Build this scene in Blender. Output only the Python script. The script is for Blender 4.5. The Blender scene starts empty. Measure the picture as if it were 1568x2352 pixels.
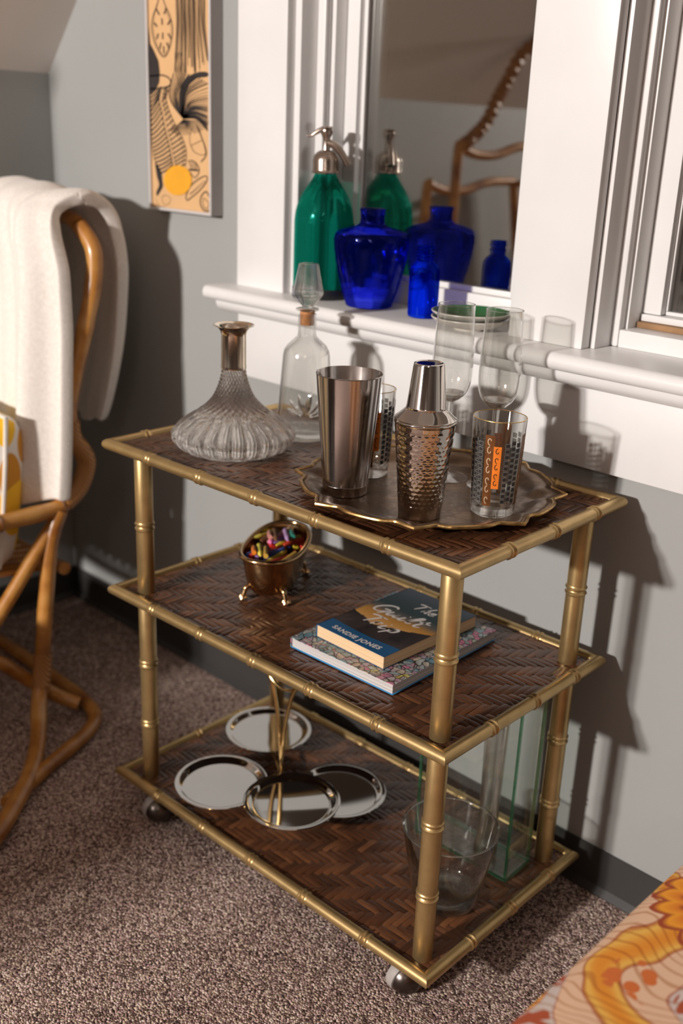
import bpy, bmesh, math, random
from mathutils import Vector, Matrix
from math import sin, cos, pi, radians, sqrt, atan2, exp

random.seed(7)
SC = bpy.context.scene
COL = SC.collection

# ------------------------------------------------------------------ camera, world, lights, exposure
CAM_C = Vector((0.6733, -1.3121, 1.1350))
CAM_R = ((0.7132, -0.6498, -0.2629), (0.6999, 0.6804, 0.2172), (0.0378, -0.3389, 0.9401))  # columns: right, forward, up
FPX = 2409.4
cam_d = bpy.data.cameras.new('camera'); cam = bpy.data.objects.new('camera', cam_d); COL.objects.link(cam)
cam_d.sensor_fit = 'VERTICAL'; cam_d.sensor_height = 36.0; cam_d.lens = FPX / 2352 * 36.0
cam_d.clip_start = 0.02; cam_d.clip_end = 60
_r = Vector([CAM_R[i][0] for i in range(3)]); _f = Vector([CAM_R[i][1] for i in range(3)]).normalized()
_u = _r.cross(_f).normalized(); _r = _f.cross(_u).normalized()
cam.matrix_world = Matrix(((_r.x, _u.x, -_f.x, CAM_C.x), (_r.y, _u.y, -_f.y, CAM_C.y), (_r.z, _u.z, -_f.z, CAM_C.z), (0, 0, 0, 1)))
cam_d.dof.use_dof = True; cam_d.dof.focus_distance = 1.33; cam_d.dof.aperture_fstop = 3.0
SC.camera = cam

W = bpy.data.worlds.new('night'); SC.world = W; W.use_nodes = True
W.node_tree.nodes['Background'].inputs[0].default_value = (0.004, 0.005, 0.008, 1)
W.node_tree.nodes['Background'].inputs[1].default_value = 1.0

def lamp(name, loc, power, rad, colr, aim=None):
    d = bpy.data.lights.new(name, 'SPOT' if aim else 'POINT'); d.energy = power; d.shadow_soft_size = rad; d.color = colr
    o = bpy.data.objects.new(name, d); COL.objects.link(o); o.location = loc
    if aim:                      # shaded lamp that throws its light towards the window wall
        d.spot_size = radians(74); d.spot_blend = .35
        o.rotation_euler = (Vector(aim) - Vector(loc)).to_track_quat('-Z', 'Y').to_euler()
    return o
KEY = (1.0, 0.935, 0.89)
lamp('room_lamp', (-0.78, -5.35, 1.98), 890, 0.085, KEY, (-.35, 0, .85))
lamp('room_lamp', (-0.60, -5.35, 2.02), 520, 0.070, KEY, (-.35, 0, .85))
lamp('fill_lamp', (1.9, -3.2, 2.25), 14, 0.12, (1.0, 0.88, 0.78))  # unseen weak fill, added to lift the shaded faces from the right

VS = SC.view_settings
VS.view_transform = 'Standard'; VS.look = 'None'; VS.gamma = 1.0; VS.use_curve_mapping = False
VS.exposure = 0.0
cy = SC.cycles
cy.use_denoising = True
cy.max_bounces = 16; cy.transparent_max_bounces = 32; cy.transmission_bounces = 12; cy.glossy_bounces = 6; cy.diffuse_bounces = 5
cy.sample_clamp_indirect = 6.0; cy.caustics_reflective = False; cy.caustics_refractive = False; cy.blur_glossy = 0.0

def on_plane_y(p, Y):           # point of the print / wall seen at photo pixel p
    d = [(p[0] - 784) / FPX, 1.0, (1176 - p[1]) / FPX]
    v = Vector([sum(CAM_R[i][k] * d[k] for k in range(3)) for i in range(3)])
    return CAM_C + v * ((Y - CAM_C.y) / v.y)

# ------------------------------------------------------------------ helpers
def srgb(r, g, b):
    f = lambda c: (c / 12.92 if c <= 0.04045 else ((c + 0.055) / 1.055) ** 2.4)
    return (f(r / 255), f(g / 255), f(b / 255), 1)

class MB:
    def __init__(s): s.v = []; s.f = []
    def add(s, vf, M=None):
        v, f = vf; o = len(s.v)
        for p in v:
            p = Vector(p); s.v.append(tuple(M @ p) if M is not None else tuple(p))
        s.f += [tuple(i + o for i in q) for q in f]
        return s

def lathe(prof, seg=48, a0=0.0, fn=None):
    v = []; f = []; rings = []
    for (r, z) in prof:
        if abs(r) < 1e-7:
            rings.append([len(v)]); v.append((0, 0, z))
        else:
            ring = []
            for k in range(seg):
                a = a0 + 2 * pi * k / seg
                rr = fn(a, r, z) if fn else r
                ring.append(len(v)); v.append((rr * cos(a), rr * sin(a), z))
            rings.append(ring)
    for A, B in zip(rings, rings[1:]):
        if len(A) == 1 and len(B) == 1: continue
        for k in range(seg):
            k2 = (k + 1) % seg
            if len(A) == 1: f.append((A[0], B[k2], B[k]))
            elif len(B) == 1: f.append((A[k], A[k2], B[0]))
            else: f.append((A[k], A[k2], B[k2], B[k]))
    return v, f

def smooth_path(pts, n=8, closed=False):
    P = [Vector(p) for p in pts]; out = []; m = len(P)
    rng = range(m) if closed else range(m - 1)
    for i in rng:
        if closed: p0, p1, p2, p3 = P[(i - 1) % m], P[i], P[(i + 1) % m], P[(i + 2) % m]
        else: p0, p1, p2, p3 = P[max(i - 1, 0)], P[i], P[i + 1], P[min(i + 2, m - 1)]
        for k in range(n):
            t = k / n
            out.append(0.5 * ((2 * p1) + (p2 - p0) * t + (2 * p0 - 5 * p1 + 4 * p2 - p3) * t * t + (3 * p1 - p0 - 3 * p2 + p3) * t ** 3))
    if not closed: out.append(P[-1])
    return out

def tube(path, rad, seg=12, closed=False, caps=True):
    P = [Vector(p) for p in path]; n = len(P); v = []; f = []
    R_ = rad if callable(rad) else (lambda i, t: rad)
    nrm = None
    for i in range(n):
        if closed: T_ = (P[(i + 1) % n] - P[(i - 1) % n])
        else: T_ = P[min(i + 1, n - 1)] - P[max(i - 1, 0)]
        T_ = T_.normalized() if T_.length > 1e-9 else Vector((0, 0, 1))
        if nrm is None:
            nrm = T_.orthogonal().normalized()
        else:
            nrm = (nrm - T_ * nrm.dot(T_)); nrm = nrm.normalized() if nrm.length > 1e-6 else T_.orthogonal().normalized()
        b = T_.cross(nrm); r = R_(i, i / max(n - 1, 1))
        for k in range(seg):
            a = 2 * pi * k / seg
            v.append(tuple(P[i] + (nrm * cos(a) + b * sin(a)) * r))
    for i in range(n if closed else n - 1):
        j = (i + 1) % n
        for k in range(seg):
            k2 = (k + 1) % seg
            f.append((i * seg + k, i * seg + k2, j * seg + k2, j * seg + k))
    if caps and not closed:
        f.append(tuple(range(seg - 1, -1, -1))); f.append(tuple((n - 1) * seg + k for k in range(seg)))
    return v, f

def box(x0, x1, y0, y1, z0, z1, bev=0.0, bs=2):
    bm = bmesh.new(); bmesh.ops.create_cube(bm, size=1)
    for q in bm.verts:
        q.co = Vector((x0 + (q.co.x + .5) * (x1 - x0), y0 + (q.co.y + .5) * (y1 - y0), z0 + (q.co.z + .5) * (z1 - z0)))
    if bev > 0: bmesh.ops.bevel(bm, geom=list(bm.edges), offset=bev, segments=bs, affect='EDGES', profile=0.5, clamp_overlap=True)
    bm.verts.index_update()
    r = ([tuple(q.co) for q in bm.verts], [tuple(q.index for q in fc.verts) for fc in bm.faces]); bm.free()
    return r

def prism(poly, z0, z1):        # polygon in xy extruded in z
    n = len(poly); v = [(x, y, z0) for x, y in poly] + [(x, y, z1) for x, y in poly]
    f = [tuple(range(n - 1, -1, -1)), tuple(range(n, 2 * n))] + [(i, (i + 1) % n, n + (i + 1) % n, n + i) for i in range(n)]
    return v, f

def ribbon(pts, w, z=0.0, closed=False):      # flat stroke in the xy plane
    P = [Vector((p[0], p[1])) for p in pts]; n = len(P); v = []; f = []
    for i in range(n):
        T_ = P[(i + 1) % n] - P[(i - 1) % n] if closed else P[min(i + 1, n - 1)] - P[max(i - 1, 0)]
        T_ = T_.normalized() if T_.length > 1e-9 else Vector((1, 0)); N = Vector((-T_.y, T_.x))
        ww = (w(i / max(n - 1, 1)) if callable(w) else w) / 2
        a = P[i] + N * ww; b = P[i] - N * ww
        v += [(a.x, a.y, z), (b.x, b.y, z)]
    for i in range(n if closed else n - 1):
        j = (i + 1) % n; f.append((2 * i + 1, 2 * j + 1, 2 * j, 2 * i))
    return v, f

def mk(name, vf, mat, parent=None, smooth=True, ang=40):
    if isinstance(vf, MB): vf = (vf.v, vf.f)
    me = bpy.data.meshes.new(name); me.from_pydata([tuple(p) for p in vf[0]], [], [tuple(q) for q in vf[1]]); me.update()
    if smooth:
        for p in me.polygons: p.use_smooth = True
        me.set_sharp_from_angle(angle=radians(ang))
    if mat: me.materials.append(mat)
    o = bpy.data.objects.new(name, me); COL.objects.link(o)
    if parent: o.parent = parent
    return o

def thing(name, label, cat, loc=(0, 0, 0), rz=0.0, group=None):
    o = bpy.data.objects.new(name, None); COL.objects.link(o); o.empty_display_size = 0.03
    o.location = loc; o.rotation_euler = (0, 0, rz)
    o['label'] = label; o['category'] = cat
    if group: o['group'] = group
    return o
def tag(o, label, cat, group=None):
    o['label'] = label; o['category'] = cat
    if group: o['group'] = group
    return o
def struct(o, label=None):
    o['kind'] = 'structure'
    if label: o['label'] = label; 
    return o
def stuff(o): o['kind'] = 'stuff'; return o

# ------------------------------------------------------------------ materials
def new_mat(name):
    m = bpy.data.materials.new(name); m.use_nodes = True
    nt = m.node_tree; b = nt.nodes['Principled BSDF']
    return m, nt, b
def N(nt, t, **kw):
    n = nt.nodes.new(t)
    for k, v in kw.items(): setattr(n, k, v)
    return n
def coords(nt, scale=(1, 1, 1), kind='Object', rot=(0, 0, 0)):
    tc = N(nt, 'ShaderNodeTexCoord'); mp = N(nt, 'ShaderNodeMapping')
    mp.inputs['Scale'].default_value = scale; mp.inputs['Rotation'].default_value = rot
    nt.links.new(tc.outputs[kind], mp.inputs[0]); return mp.outputs[0]
def noise(nt, vec, scale, detail=3, rough=.5, dist=0):
    n = N(nt, 'ShaderNodeTexNoise'); n.inputs['Scale'].default_value = scale; n.inputs['Detail'].default_value = detail
    n.inputs['Roughness'].default_value = rough; n.inputs['Distortion'].default_value = dist
    if vec is not None: nt.links.new(vec, n.inputs['Vector'])
    return n
def ramp(nt, fac, stops, interp='LINEAR'):
    r = N(nt, 'ShaderNodeValToRGB'); cr = r.color_ramp; cr.interpolation = interp
    while len(cr.elements) > 1: cr.elements.remove(cr.elements[-1])
    cr.elements[0].position = stops[0][0]; cr.elements[0].color = stops[0][1]
    for p, c in stops[1:]:
        e = cr.elements.new(p); e.color = c
    nt.links.new(fac, r.inputs[0]); return r.outputs[0]
def bump(nt, b, h, strength=.3, dist=.002):
    n = N(nt, 'ShaderNodeBump'); n.inputs['Strength'].default_value = strength; n.inputs['Distance'].default_value = dist
    nt.links.new(h, n.inputs['Height']); nt.links.new(n.outputs[0], b.inputs['Normal']); return n
def mixc(nt, fac, a, b_, mode='MIX'):
    n = N(nt, 'ShaderNodeMix'); n.data_type = 'RGBA'; n.blend_type = mode
    for s, val in ((0, fac), (6, a), (7, b_)):
        if hasattr(val, 'is_output') or isinstance(val, bpy.types.NodeSocket): nt.links.new(val, n.inputs[s])
        else: n.inputs[s].default_value = val
    return n.outputs[2]
def math_n(nt, op, a, b_=None, c=None):
    n = N(nt, 'ShaderNodeMath'); n.operation = op
    for i, val in enumerate((a, b_, c)):
        if val is None: continue
        if isinstance(val, bpy.types.NodeSocket): nt.links.new(val, n.inputs[i])
        else: n.inputs[i].default_value = val
    return n.outputs[0]

def paint(name, colr, rough=.5, metal=0.0, var=.06, nscale=18, bmp=0.0, bscale=60, spec=.5, coat=0.0, bd=.001):
    m, nt, b = new_mat(name)
    v = coords(nt); n = noise(nt, v, nscale, 4)
    c = tuple(colr[:3])
    lo = tuple(max(0, x * (1 - var)) for x in c) + (1,); hi = tuple(min(1, x * (1 + var)) for x in c) + (1,)
    nt.links.new(ramp(nt, n.outputs[0], [(.3, lo), (.7, hi)]), b.inputs['Base Color'])
    b.inputs['Roughness'].default_value = rough; b.inputs['Metallic'].default_value = metal
    b.inputs['Specular IOR Level'].default_value = spec
    if coat: b.inputs['Coat Weight'].default_value = coat; b.inputs['Coat Roughness'].default_value = .12
    if bmp: bump(nt, b, noise(nt, v, bscale, 3).outputs[0], bmp, bd)
    return m

def schlick(nt, f0=.043):
    lw = N(nt, 'ShaderNodeLayerWeight'); lw.inputs[0].default_value = .5
    return math_n(nt, 'MULTIPLY_ADD', math_n(nt, 'POWER', lw.outputs['Facing'], 3.8), 1 - f0, f0)
def glass_thin(name, tint=(1, 1, 1), gl=1.0, ior=1.5, rough=0.035):
    """thin clear wall: lets light straight through, mirrors by Fresnel"""
    m, nt, b = new_mat(name); nt.nodes.remove(b); out = nt.nodes['Material Output']
    tr = N(nt, 'ShaderNodeBsdfTransparent'); tr.inputs[0].default_value = (*tint, 1)
    g = N(nt, 'ShaderNodeBsdfGlossy'); g.inputs['Roughness'].default_value = rough; g.inputs[0].default_value = (1, 1, 1, 1)
    fac = math_n(nt, 'MINIMUM', math_n(nt, 'MULTIPLY', schlick(nt), gl), 0.95)
    mx = N(nt, 'ShaderNodeMixShader'); nt.links.new(fac, mx.inputs[0]); nt.links.new(tr.outputs[0], mx.inputs[1]); nt.links.new(g.outputs[0], mx.inputs[2])
    nt.links.new(mx.outputs[0], out.inputs[0]); return m
def glass_solid(name, tint=(1, 1, 1), clear=.45, rough=0.02, ior=1.5, tr_tint=None):
    """thick glass: refracting share plus an unrefracted share, so that light still falls through it"""
    m, nt, b = new_mat(name); nt.nodes.remove(b); out = nt.nodes['Material Output']
    tr = N(nt, 'ShaderNodeBsdfTransparent'); tr.inputs[0].default_value = (*(tr_tint or tint), 1)
    g = N(nt, 'ShaderNodeBsdfGlass'); g.inputs['Color'].default_value = (*tint, 1); g.inputs['Roughness'].default_value = rough; g.inputs['IOR'].default_value = ior
    mx = N(nt, 'ShaderNodeMixShader'); mx.inputs[0].default_value = 1 - clear
    nt.links.new(tr.outputs[0], mx.inputs[1]); nt.links.new(g.outputs[0], mx.inputs[2]); nt.links.new(mx.outputs[0], out.inputs[0])
    return m

M = {}
M['wall'] = paint('wall_paint', (.33, .335, .325), .62, var=.03, nscale=3, bmp=.12, bscale=220, bd=.0006)
M['ceil'] = paint('ceiling_paint', (.82, .76, .72), .7, var=.03, nscale=3)
M['white'] = paint('white_gloss_paint', (.755, .745, .735), .34, var=.025, nscale=9, bmp=.1, bscale=45, bd=.001)
M['farwall'] = paint('far_wall_paint', (.22, .205, .195), .7, var=.03, nscale=3)
M['base'] = paint('baseboard_vinyl', (.045, .043, .041), .38, var=.08, nscale=8)
M['gold'] = paint('gold_paint_metal', (.52, .365, .165), .35, .82, var=.10, nscale=40, bmp=.06, bscale=500, bd=.0004)
M['goldring'] = M['gold']
M['brass'] = paint('polished_brass', (.78, .55, .24), .16, 1.0, var=.12, nscale=25)
M['brasstub'] = paint('aged_brass', (.62, .40, .20), .17, 1.0, var=.15, nscale=20)
M['chrome'] = paint('chrome', (.80, .78, .76), .045, 1.0, var=.02)
M['capmetal'] = paint('siphon_pewter', (.50, .42, .36), .22, 1.0, var=.12, nscale=60)
M['silver'] = paint('silver_plate', (.68, .58, .47), .13, 1.0, var=.10, nscale=60)
M['dometal'] = paint('caster_steel', (.12, .10, .09), .30, 1.0, var=.1)
M['rubber'] = paint('caster_rubber', (.36, .33, .31), .6, var=.05)
M['ink'] = paint('black_ink', (.022, .016, .015), .6, var=.1)
M['cork'] = paint('cork', (.52, .22, .08), .8, var=.25, nscale=160)
M['alu'] = paint('aluminium_frame', (.74, .71, .70), .35, .35, var=.04)
M['frame_side'] = paint('frame_side_metal', (.40, .37, .355), .45, .3, var=.06)

# carpet
m, nt, b = new_mat('carpet'); v = coords(nt)
vo = N(nt, 'ShaderNodeTexVoronoi'); vo.inputs['Scale'].default_value = 330; nt.links.new(v, vo.inputs['Vector'])
n1 = noise(nt, v, 240, 2, .6); n2 = noise(nt, v, 7, 3)
sep = N(nt, 'ShaderNodeSeparateColor'); nt.links.new(vo.outputs['Color'], sep.inputs[0])
tone = math_n(nt, 'ADD', math_n(nt, 'MULTIPLY', sep.outputs[0], .62), math_n(nt, 'MULTIPLY', n1.outputs[0], .38))
cc = ramp(nt, tone, [(.14, (.050, .028, .024, 1)), (.34, (.20, .125, .108, 1)), (.50, (.38, .27, .235, 1)), (.66, (.60, .47, .40, 1)), (.84, (.88, .76, .67, 1))])
cc = mixc(nt, .22, cc, mixc(nt, .5, vo.outputs['Color'], (.5, .42, .36, 1)), 'OVERLAY')
cc = mixc(nt, .35, cc, ramp(nt, n2.outputs[0], [(.35, (.75, .68, .68, 1)), (.65, (1, 1, 1, 1))]), 'MULTIPLY')
nt.links.new(cc, b.inputs['Base Color']); b.inputs['Roughness'].default_value = .95; b.inputs['Specular IOR Level'].default_value = .1
hh = math_n(nt, 'SUBTRACT', n1.outputs[0], vo.outputs['Distance'])
bump(nt, b, hh, .7, .005); M['carpet'] = m

# woven bamboo
m, nt, b = new_mat('woven_bamboo')
oi = N(nt, 'ShaderNodeObjectInfo'); ge = N(nt, 'ShaderNodeNewGeometry')
rnd = math_n(nt, 'FRACT', math_n(nt, 'ADD', oi.outputs['Random'], ge.outputs['Random Per Island']))
v = coords(nt); gr = noise(nt, v, 35, 3); st = noise(nt, coords(nt, (1, 1, 1)), 420, 2)
base = ramp(nt, rnd, [(0, (.066, .027, .013, 1)), (.4, (.100, .039, .018, 1)), (.8, (.145, .057, .024, 1)), (1, (.20, .082, .034, 1))])
base = mixc(nt, .55, base, ramp(nt, gr.outputs[0], [(.3, (.5, .42, .38, 1)), (.7, (1.25, 1.2, 1.1, 1))]), 'MULTIPLY')
nt.links.new(base, b.inputs['Base Color']); b.inputs['Roughness'].default_value = .34
b.inputs['Coat Weight'].default_value = .35; b.inputs['Coat Roughness'].default_value = .22
bump(nt, b, st.outputs[0], .25, .0006); M['weave'] = m
M['panel'] = paint('dark_panel', (.030, .014, .009), .5, var=.2)

# brushed steel (tin)
m, nt, b = new_mat('brushed_steel'); v = coords(nt, (6, 6, 900)); n1 = noise(nt, v, 1.5, 3)
b.inputs['Metallic'].default_value = 1; b.inputs['Base Color'].default_value = (.52, .49, .475, 1)
nt.links.new(ramp(nt, n1.outputs[0], [(.3, (.10,) * 3 + (1,)), (.7, (.16,) * 3 + (1,))]), b.inputs['Roughness'])
bump(nt, b, n1.outputs[0], .05, .0004); M['steel'] = m
M['shaker'] = paint('polished_steel', (.58, .54, .50), .07, 1.0, var=.03)
# bronze tray
m, nt, b = new_mat('bronze_tray'); v = coords(nt); n1 = noise(nt, v, 14, 5, .6, .6); n2 = noise(nt, v, 120, 3)
nt.links.new(ramp(nt, n1.outputs[0], [(.3, (.085, .050, .030, 1)), (.55, (.19, .115, .065, 1)), (.75, (.30, .19, .11, 1))]), b.inputs['Base Color'])
b.inputs['Metallic'].default_value = .85
nt.links.new(ramp(nt, n2.outputs[0], [(.3, (.26,) * 3 + (1,)), (.7, (.42,) * 3 + (1,))]), b.inputs['Roughness'])
bump(nt, b, n1.outputs[0], .15, .002); M['tray'] = m
M['trayrim'] = paint('worn_brass_rim', (.42, .26, .10), .3, .9, var=.45, nscale=70)
# rattan
m, nt, b = new_mat('rattan_cane'); v = coords(nt); n1 = noise(nt, v, 12, 4, .6); n2 = noise(nt, v, 160, 2)
nt.links.new(ramp(nt, n1.outputs[0], [(.3, (.23, .075, .010, 1)), (.5, (.45, .19, .035, 1)), (.72, (.60, .32, .09, 1))]), b.inputs['Base Color'])
b.inputs['Roughness'].default_value = .33; b.inputs['Coat Weight'].default_value = .3; b.inputs['Coat Roughness'].default_value = .15
M['rattan'] = m
m, nt, b = new_mat('cane_binding'); v = coords(nt)
wv0 = N(nt, 'ShaderNodeTexWave'); wv0.bands_direction = 'DIAGONAL'; wv0.inputs['Scale'].default_value = 70; wv0.inputs['Distortion'].default_value = .6; nt.links.new(v, wv0.inputs['Vector'])
nt.links.new(ramp(nt, wv0.outputs['Fac'], [(0, (.22, .085, .018, 1)), (.5, (.40, .17, .04, 1)), (1, (.46, .21, .055, 1))]), b.inputs['Base Color']); b.inputs['Roughness'].default_value = .45
bump(nt, b, wv0.outputs['Fac'], .6, .002); M['binding'] = m
M['bind_dark'] = paint('cane_node', (.13, .045, .012), .5, var=.2)
# blanket
m, nt, b = new_mat('cream_fleece'); v = coords(nt); n1 = noise(nt, v, 160, 3, .7)
nt.links.new(ramp(nt, n1.outputs[0], [(.3, (.74, .68, .62, 1)), (.7, (.86, .81, .75, 1))]), b.inputs['Base Color'])
b.inputs['Roughness'].default_value = .95; b.inputs['Sheen Weight'].default_value = .3; bump(nt, b, n1.outputs[0], .4, .002); M['fleece'] = m
# cushion print (white with large yellow and ochre leaves)
m, nt, b = new_mat('leaf_print_cotton'); v = coords(nt, (1, 1, .62), rot=(0, .5, 0))
vo = N(nt, 'ShaderNodeTexVoronoi'); vo.inputs['Scale'].default_value = 15; nt.links.new(v, vo.inputs['Vector']); vo.inputs['Randomness'].default_value = .8
sp = N(nt, 'ShaderNodeSeparateColor'); nt.links.new(vo.outputs['Color'], sp.inputs[0])
pal = ramp(nt, sp.outputs[0], [(0, (.86, .60, .03, 1)), (.34, (.62, .27, .02, 1)), (.6, (.80, .76, .70, 1)), (.82, (.90, .52, .02, 1))], 'CONSTANT')
edge = ramp(nt, vo.outputs['Distance'], [(.54, (0, 0, 0, 1)), (.57, (1, 1, 1, 1))])
nt.links.new(mixc(nt, edge, pal, (.80, .76, .70, 1)), b.inputs['Base Color']); b.inputs['Roughness'].default_value = .9; M['leafprint'] = m
M['piping'] = paint('white_piping', (.72, .68, .62), .8, var=.1)
# orange floral upholstery
m, nt, b = new_mat('floral_upholstery'); v = coords(nt); nw = noise(nt, v, 5, 2, .5)
vm = N(nt, 'ShaderNodeVectorMath'); vm.operation = 'ADD'; sc_ = N(nt, 'ShaderNodeVectorMath'); sc_.operation = 'SCALE'; sc_.inputs['Scale'].default_value = .22
nt.links.new(nw.outputs['Color'], sc_.inputs[0]); nt.links.new(v, vm.inputs[0]); nt.links.new(sc_.outputs[0], vm.inputs[1]); wv = vm.outputs[0]
wa = N(nt, 'ShaderNodeTexWave'); wa.inputs['Scale'].default_value = 1.5; wa.inputs['Distortion'].default_value = 6.0; wa.inputs['Detail'].default_value = 1.5; wa.inputs['Detail Scale'].default_value = 1.6; wa.bands_direction = 'DIAGONAL'; nt.links.new(wv, wa.inputs['Vector'])
F_ = wa.outputs['Fac']
PE, RU, GR, OR, YE = (.76, .50, .33, 1), (.40, .075, .025, 1), (.62, .52, .47, 1), (.74, .27, .02, 1), (.82, .48, .09, 1)
bands = ramp(nt, F_, [(0, OR), (.045, YE), (.08, RU), (.092, PE), (.36, PE), (.37, RU), (.385, GR), (.60, GR), (.61, RU), (.625, OR), (.70, YE), (.72, PE), (.86, PE), (.87, OR), (.90, PE)])
hat = N(nt, 'ShaderNodeTexWave'); hat.inputs['Scale'].default_value = 26; hat.inputs['Distortion'].default_value = 5; hat.inputs['Detail Scale'].default_value = .5; hat.bands_direction = 'Y'; nt.links.new(wv, hat.inputs['Vector'])
hm = ramp(nt, hat.outputs['Fac'], [(.0, (.62, .42, .30, 1)), (.10, (.80, .62, .48, 1)), (.2, (1, 1, 1, 1))])
c1 = mixc(nt, .75, bands, hm, 'MULTIPLY')
v2 = N(nt, 'ShaderNodeTexVoronoi'); v2.feature = 'DISTANCE_TO_EDGE'; v2.inputs['Scale'].default_value = 30; nt.links.new(wv, v2.inputs['Vector'])
ingrey = math_n(nt, 'MULTIPLY', math_n(nt, 'GREATER_THAN', F_, .40), math_n(nt, 'LESS_THAN', F_, .59))
n5 = noise(nt, v, 16, 2)
vein = math_n(nt, 'MULTIPLY', math_n(nt, 'MULTIPLY', ingrey, math_n(nt, 'LESS_THAN', v2.outputs['Distance'], .10)), math_n(nt, 'GREATER_THAN', n5.outputs[0], .42))
c1 = mixc(nt, vein, c1, RU)
v4 = N(nt, 'ShaderNodeTexVoronoi'); v4.inputs['Scale'].default_value = 62; nt.links.new(v, v4.inputs['Vector'])
n7 = noise(nt, v, 11, 1)
flo = math_n(nt, 'MULTIPLY', math_n(nt, 'LESS_THAN', v4.outputs['Distance'], .46), math_n(nt, 'GREATER_THAN', n7.outputs[0], .60))
c1 = mixc(nt, flo, c1, (.62, .15, .03, 1))
for (fx, fy, fr) in ((-.262, .205, .085), (.10, -.10, .12), (-.05, -.33, .10), (.22, .25, .11)):      # large dark centred flowers
    sv = N(nt, 'ShaderNodeVectorMath'); sv.operation = 'SUBTRACT'; nt.links.new(v, sv.inputs[0]); sv.inputs[1].default_value = (fx, fy, 0)
    sx_n = N(nt, 'ShaderNodeSeparateXYZ'); nt.links.new(sv.outputs[0], sx_n.inputs[0])
    rr_ = math_n(nt, 'SQRT', math_n(nt, 'ADD', math_n(nt, 'MULTIPLY', sx_n.outputs[0], sx_n.outputs[0]), math_n(nt, 'MULTIPLY', sx_n.outputs[1], sx_n.outputs[1])))
    an = math_n(nt, 'ARCTAN2', sx_n.outputs[1], sx_n.outputs[0])
    pet = math_n(nt, 'ADD', math_n(nt, 'DIVIDE', rr_, fr), math_n(nt, 'MULTIPLY', math_n(nt, 'ABSOLUTE', math_n(nt, 'SINE', math_n(nt, 'MULTIPLY', an, 8))), -.16))
    fc = ramp(nt, pet, [(0, (.05, .014, .010, 1)), (.36, (.075, .018, .012, 1)), (.40, (.30, .05, .015, 1)), (.48, (.70, .20, .015, 1)), (.66, (.84, .34, .02, 1)), (.74, (.34, .055, .015, 1)), (.80, (.34, .055, .015, 1))])
    c1 = mixc(nt, math_n(nt, 'LESS_THAN', pet, .79), c1, fc)
nt.links.new(c1, b.inputs['Base Color']); b.inputs['Roughness'].default_value = .85
bump(nt, b, noise(nt, v, 700, 2).outputs[0], .2, .0008); M['floral'] = m

M['pane'] = None
m, nt, b = new_mat('night_window_glass'); nt.nodes.remove(b); out = nt.nodes['Material Output']
tr = N(nt, 'ShaderNodeBsdfTransparent'); tr.inputs[0].default_value = (.75, .77, .76, 1)
g = N(nt, 'ShaderNodeBsdfGlossy'); g.inputs['Roughness'].default_value = 0.0; g.inputs[0].default_value = (1, .97, .92, 1)
fac = math_n(nt, 'MINIMUM', math_n(nt, 'ADD', math_n(nt, 'MULTIPLY', schlick(nt), 3.6), .20), .95)
mx = N(nt, 'ShaderNodeMixShader'); nt.links.new(fac, mx.inputs[0]); nt.links.new(tr.outputs[0], mx.inputs[1]); nt.links.new(g.outputs[0], mx.inputs[2]); nt.links.new(mx.outputs[0], out.inputs[0])
M['pane'] = m
M['clear'] = glass_thin('clear_glass', (.955, .955, .945), 1.7)
M['thick'] = glass_solid('thick_clear_glass', (.98, .98, .97), .35)
M['cut'] = glass_solid('cut_crystal', (.98, .965, .955), .12)
M['greenedge'] = glass_solid('green_glass_edge', (.45, .80, .62), .3)
M['slab'] = glass_thin('slab_glass', (.965, .98, .97), 1.4)
M['siphon'] = glass_solid('green_bottle_glass', (.16, .82, .70), .40, tr_tint=(.10, .68, .58))
M['cobalt'] = glass_solid('cobalt_glass', (.22, .26, .95), .35, tr_tint=(.12, .17, .88))
M['cobalt2'] = glass_solid('bright_cobalt_glass', (.08, .26, .95), .45, tr_tint=(.06, .20, .92))

# ------------------------------------------------------------------ the room
XL, XR, YF, ZC = -1.51, 3.0, -6.2, 2.40
KNEE = 1.235                      # top of the knee wall under the roof slope
XS = XL + (ZC - KNEE) / 1.12      # where the slope meets the flat ceiling
struct(mk('floor', box(XL - .1, XR + .1, YF - .1, 0.02, -.05, 0), M['carpet'], smooth=False), 'brown and mauve speckled loop carpet')
W1 = (-0.7266, -0.2320); W2 = (-0.1060, 0.62); ZS = 0.862; ZH = 2.20   # window openings, stool top, head
wb = MB()
for (a, b_, c, d) in [(XL, W1[0], 0, ZC), (W1[1], W2[0], 0, ZC), (W2[1], XR, 0, ZC), (W1[0], W1[1], 0, ZS - .025), (W2[0], W2[1], 0, ZS - .025), (W1[0], W1[1], ZH, ZC), (W2[0], W2[1], ZH, ZC)]:
    wb.add(box(a, b_, 0, .16, c, d))
struct(mk('wall_back', wb, M['wall'], smooth=False), 'grey painted wall with two windows')
struct(mk('wall_left', box(XL - .1, XL, YF, 0.0, 0, KNEE), M['wall'], smooth=False), 'low grey knee wall under the roof slope')
sl = prism([(XL - .10, KNEE), (XL, KNEE), (XS, ZC), (XS, ZC + .1), (XS - .09, ZC + .1)], 0, 1)
slm = MB(); slm.add(([(x, YF + z * (0 - YF), y) for x, y, z in sl[0]], sl[1]))
struct(mk('ceiling_slope', slm, M['ceil'], smooth=False), 'sloping attic ceiling above the knee wall')
struct(mk('ceiling', box(XS, XR + .1, YF - .1, .16, ZC, ZC + .1), M['ceil'], smooth=False), 'flat ceiling of the attic room')
struct(mk('wall_right', box(XR, XR + .1, YF, 0.0, 0, ZC), M['farwall'], smooth=False), 'plain wall at the right of the room')
struct(mk('wall_front', box(XL - .1, XR + .1, YF - .1, YF, 0, ZC), M['farwall'], smooth=False), 'plain wall at the far end of the room')
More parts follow.
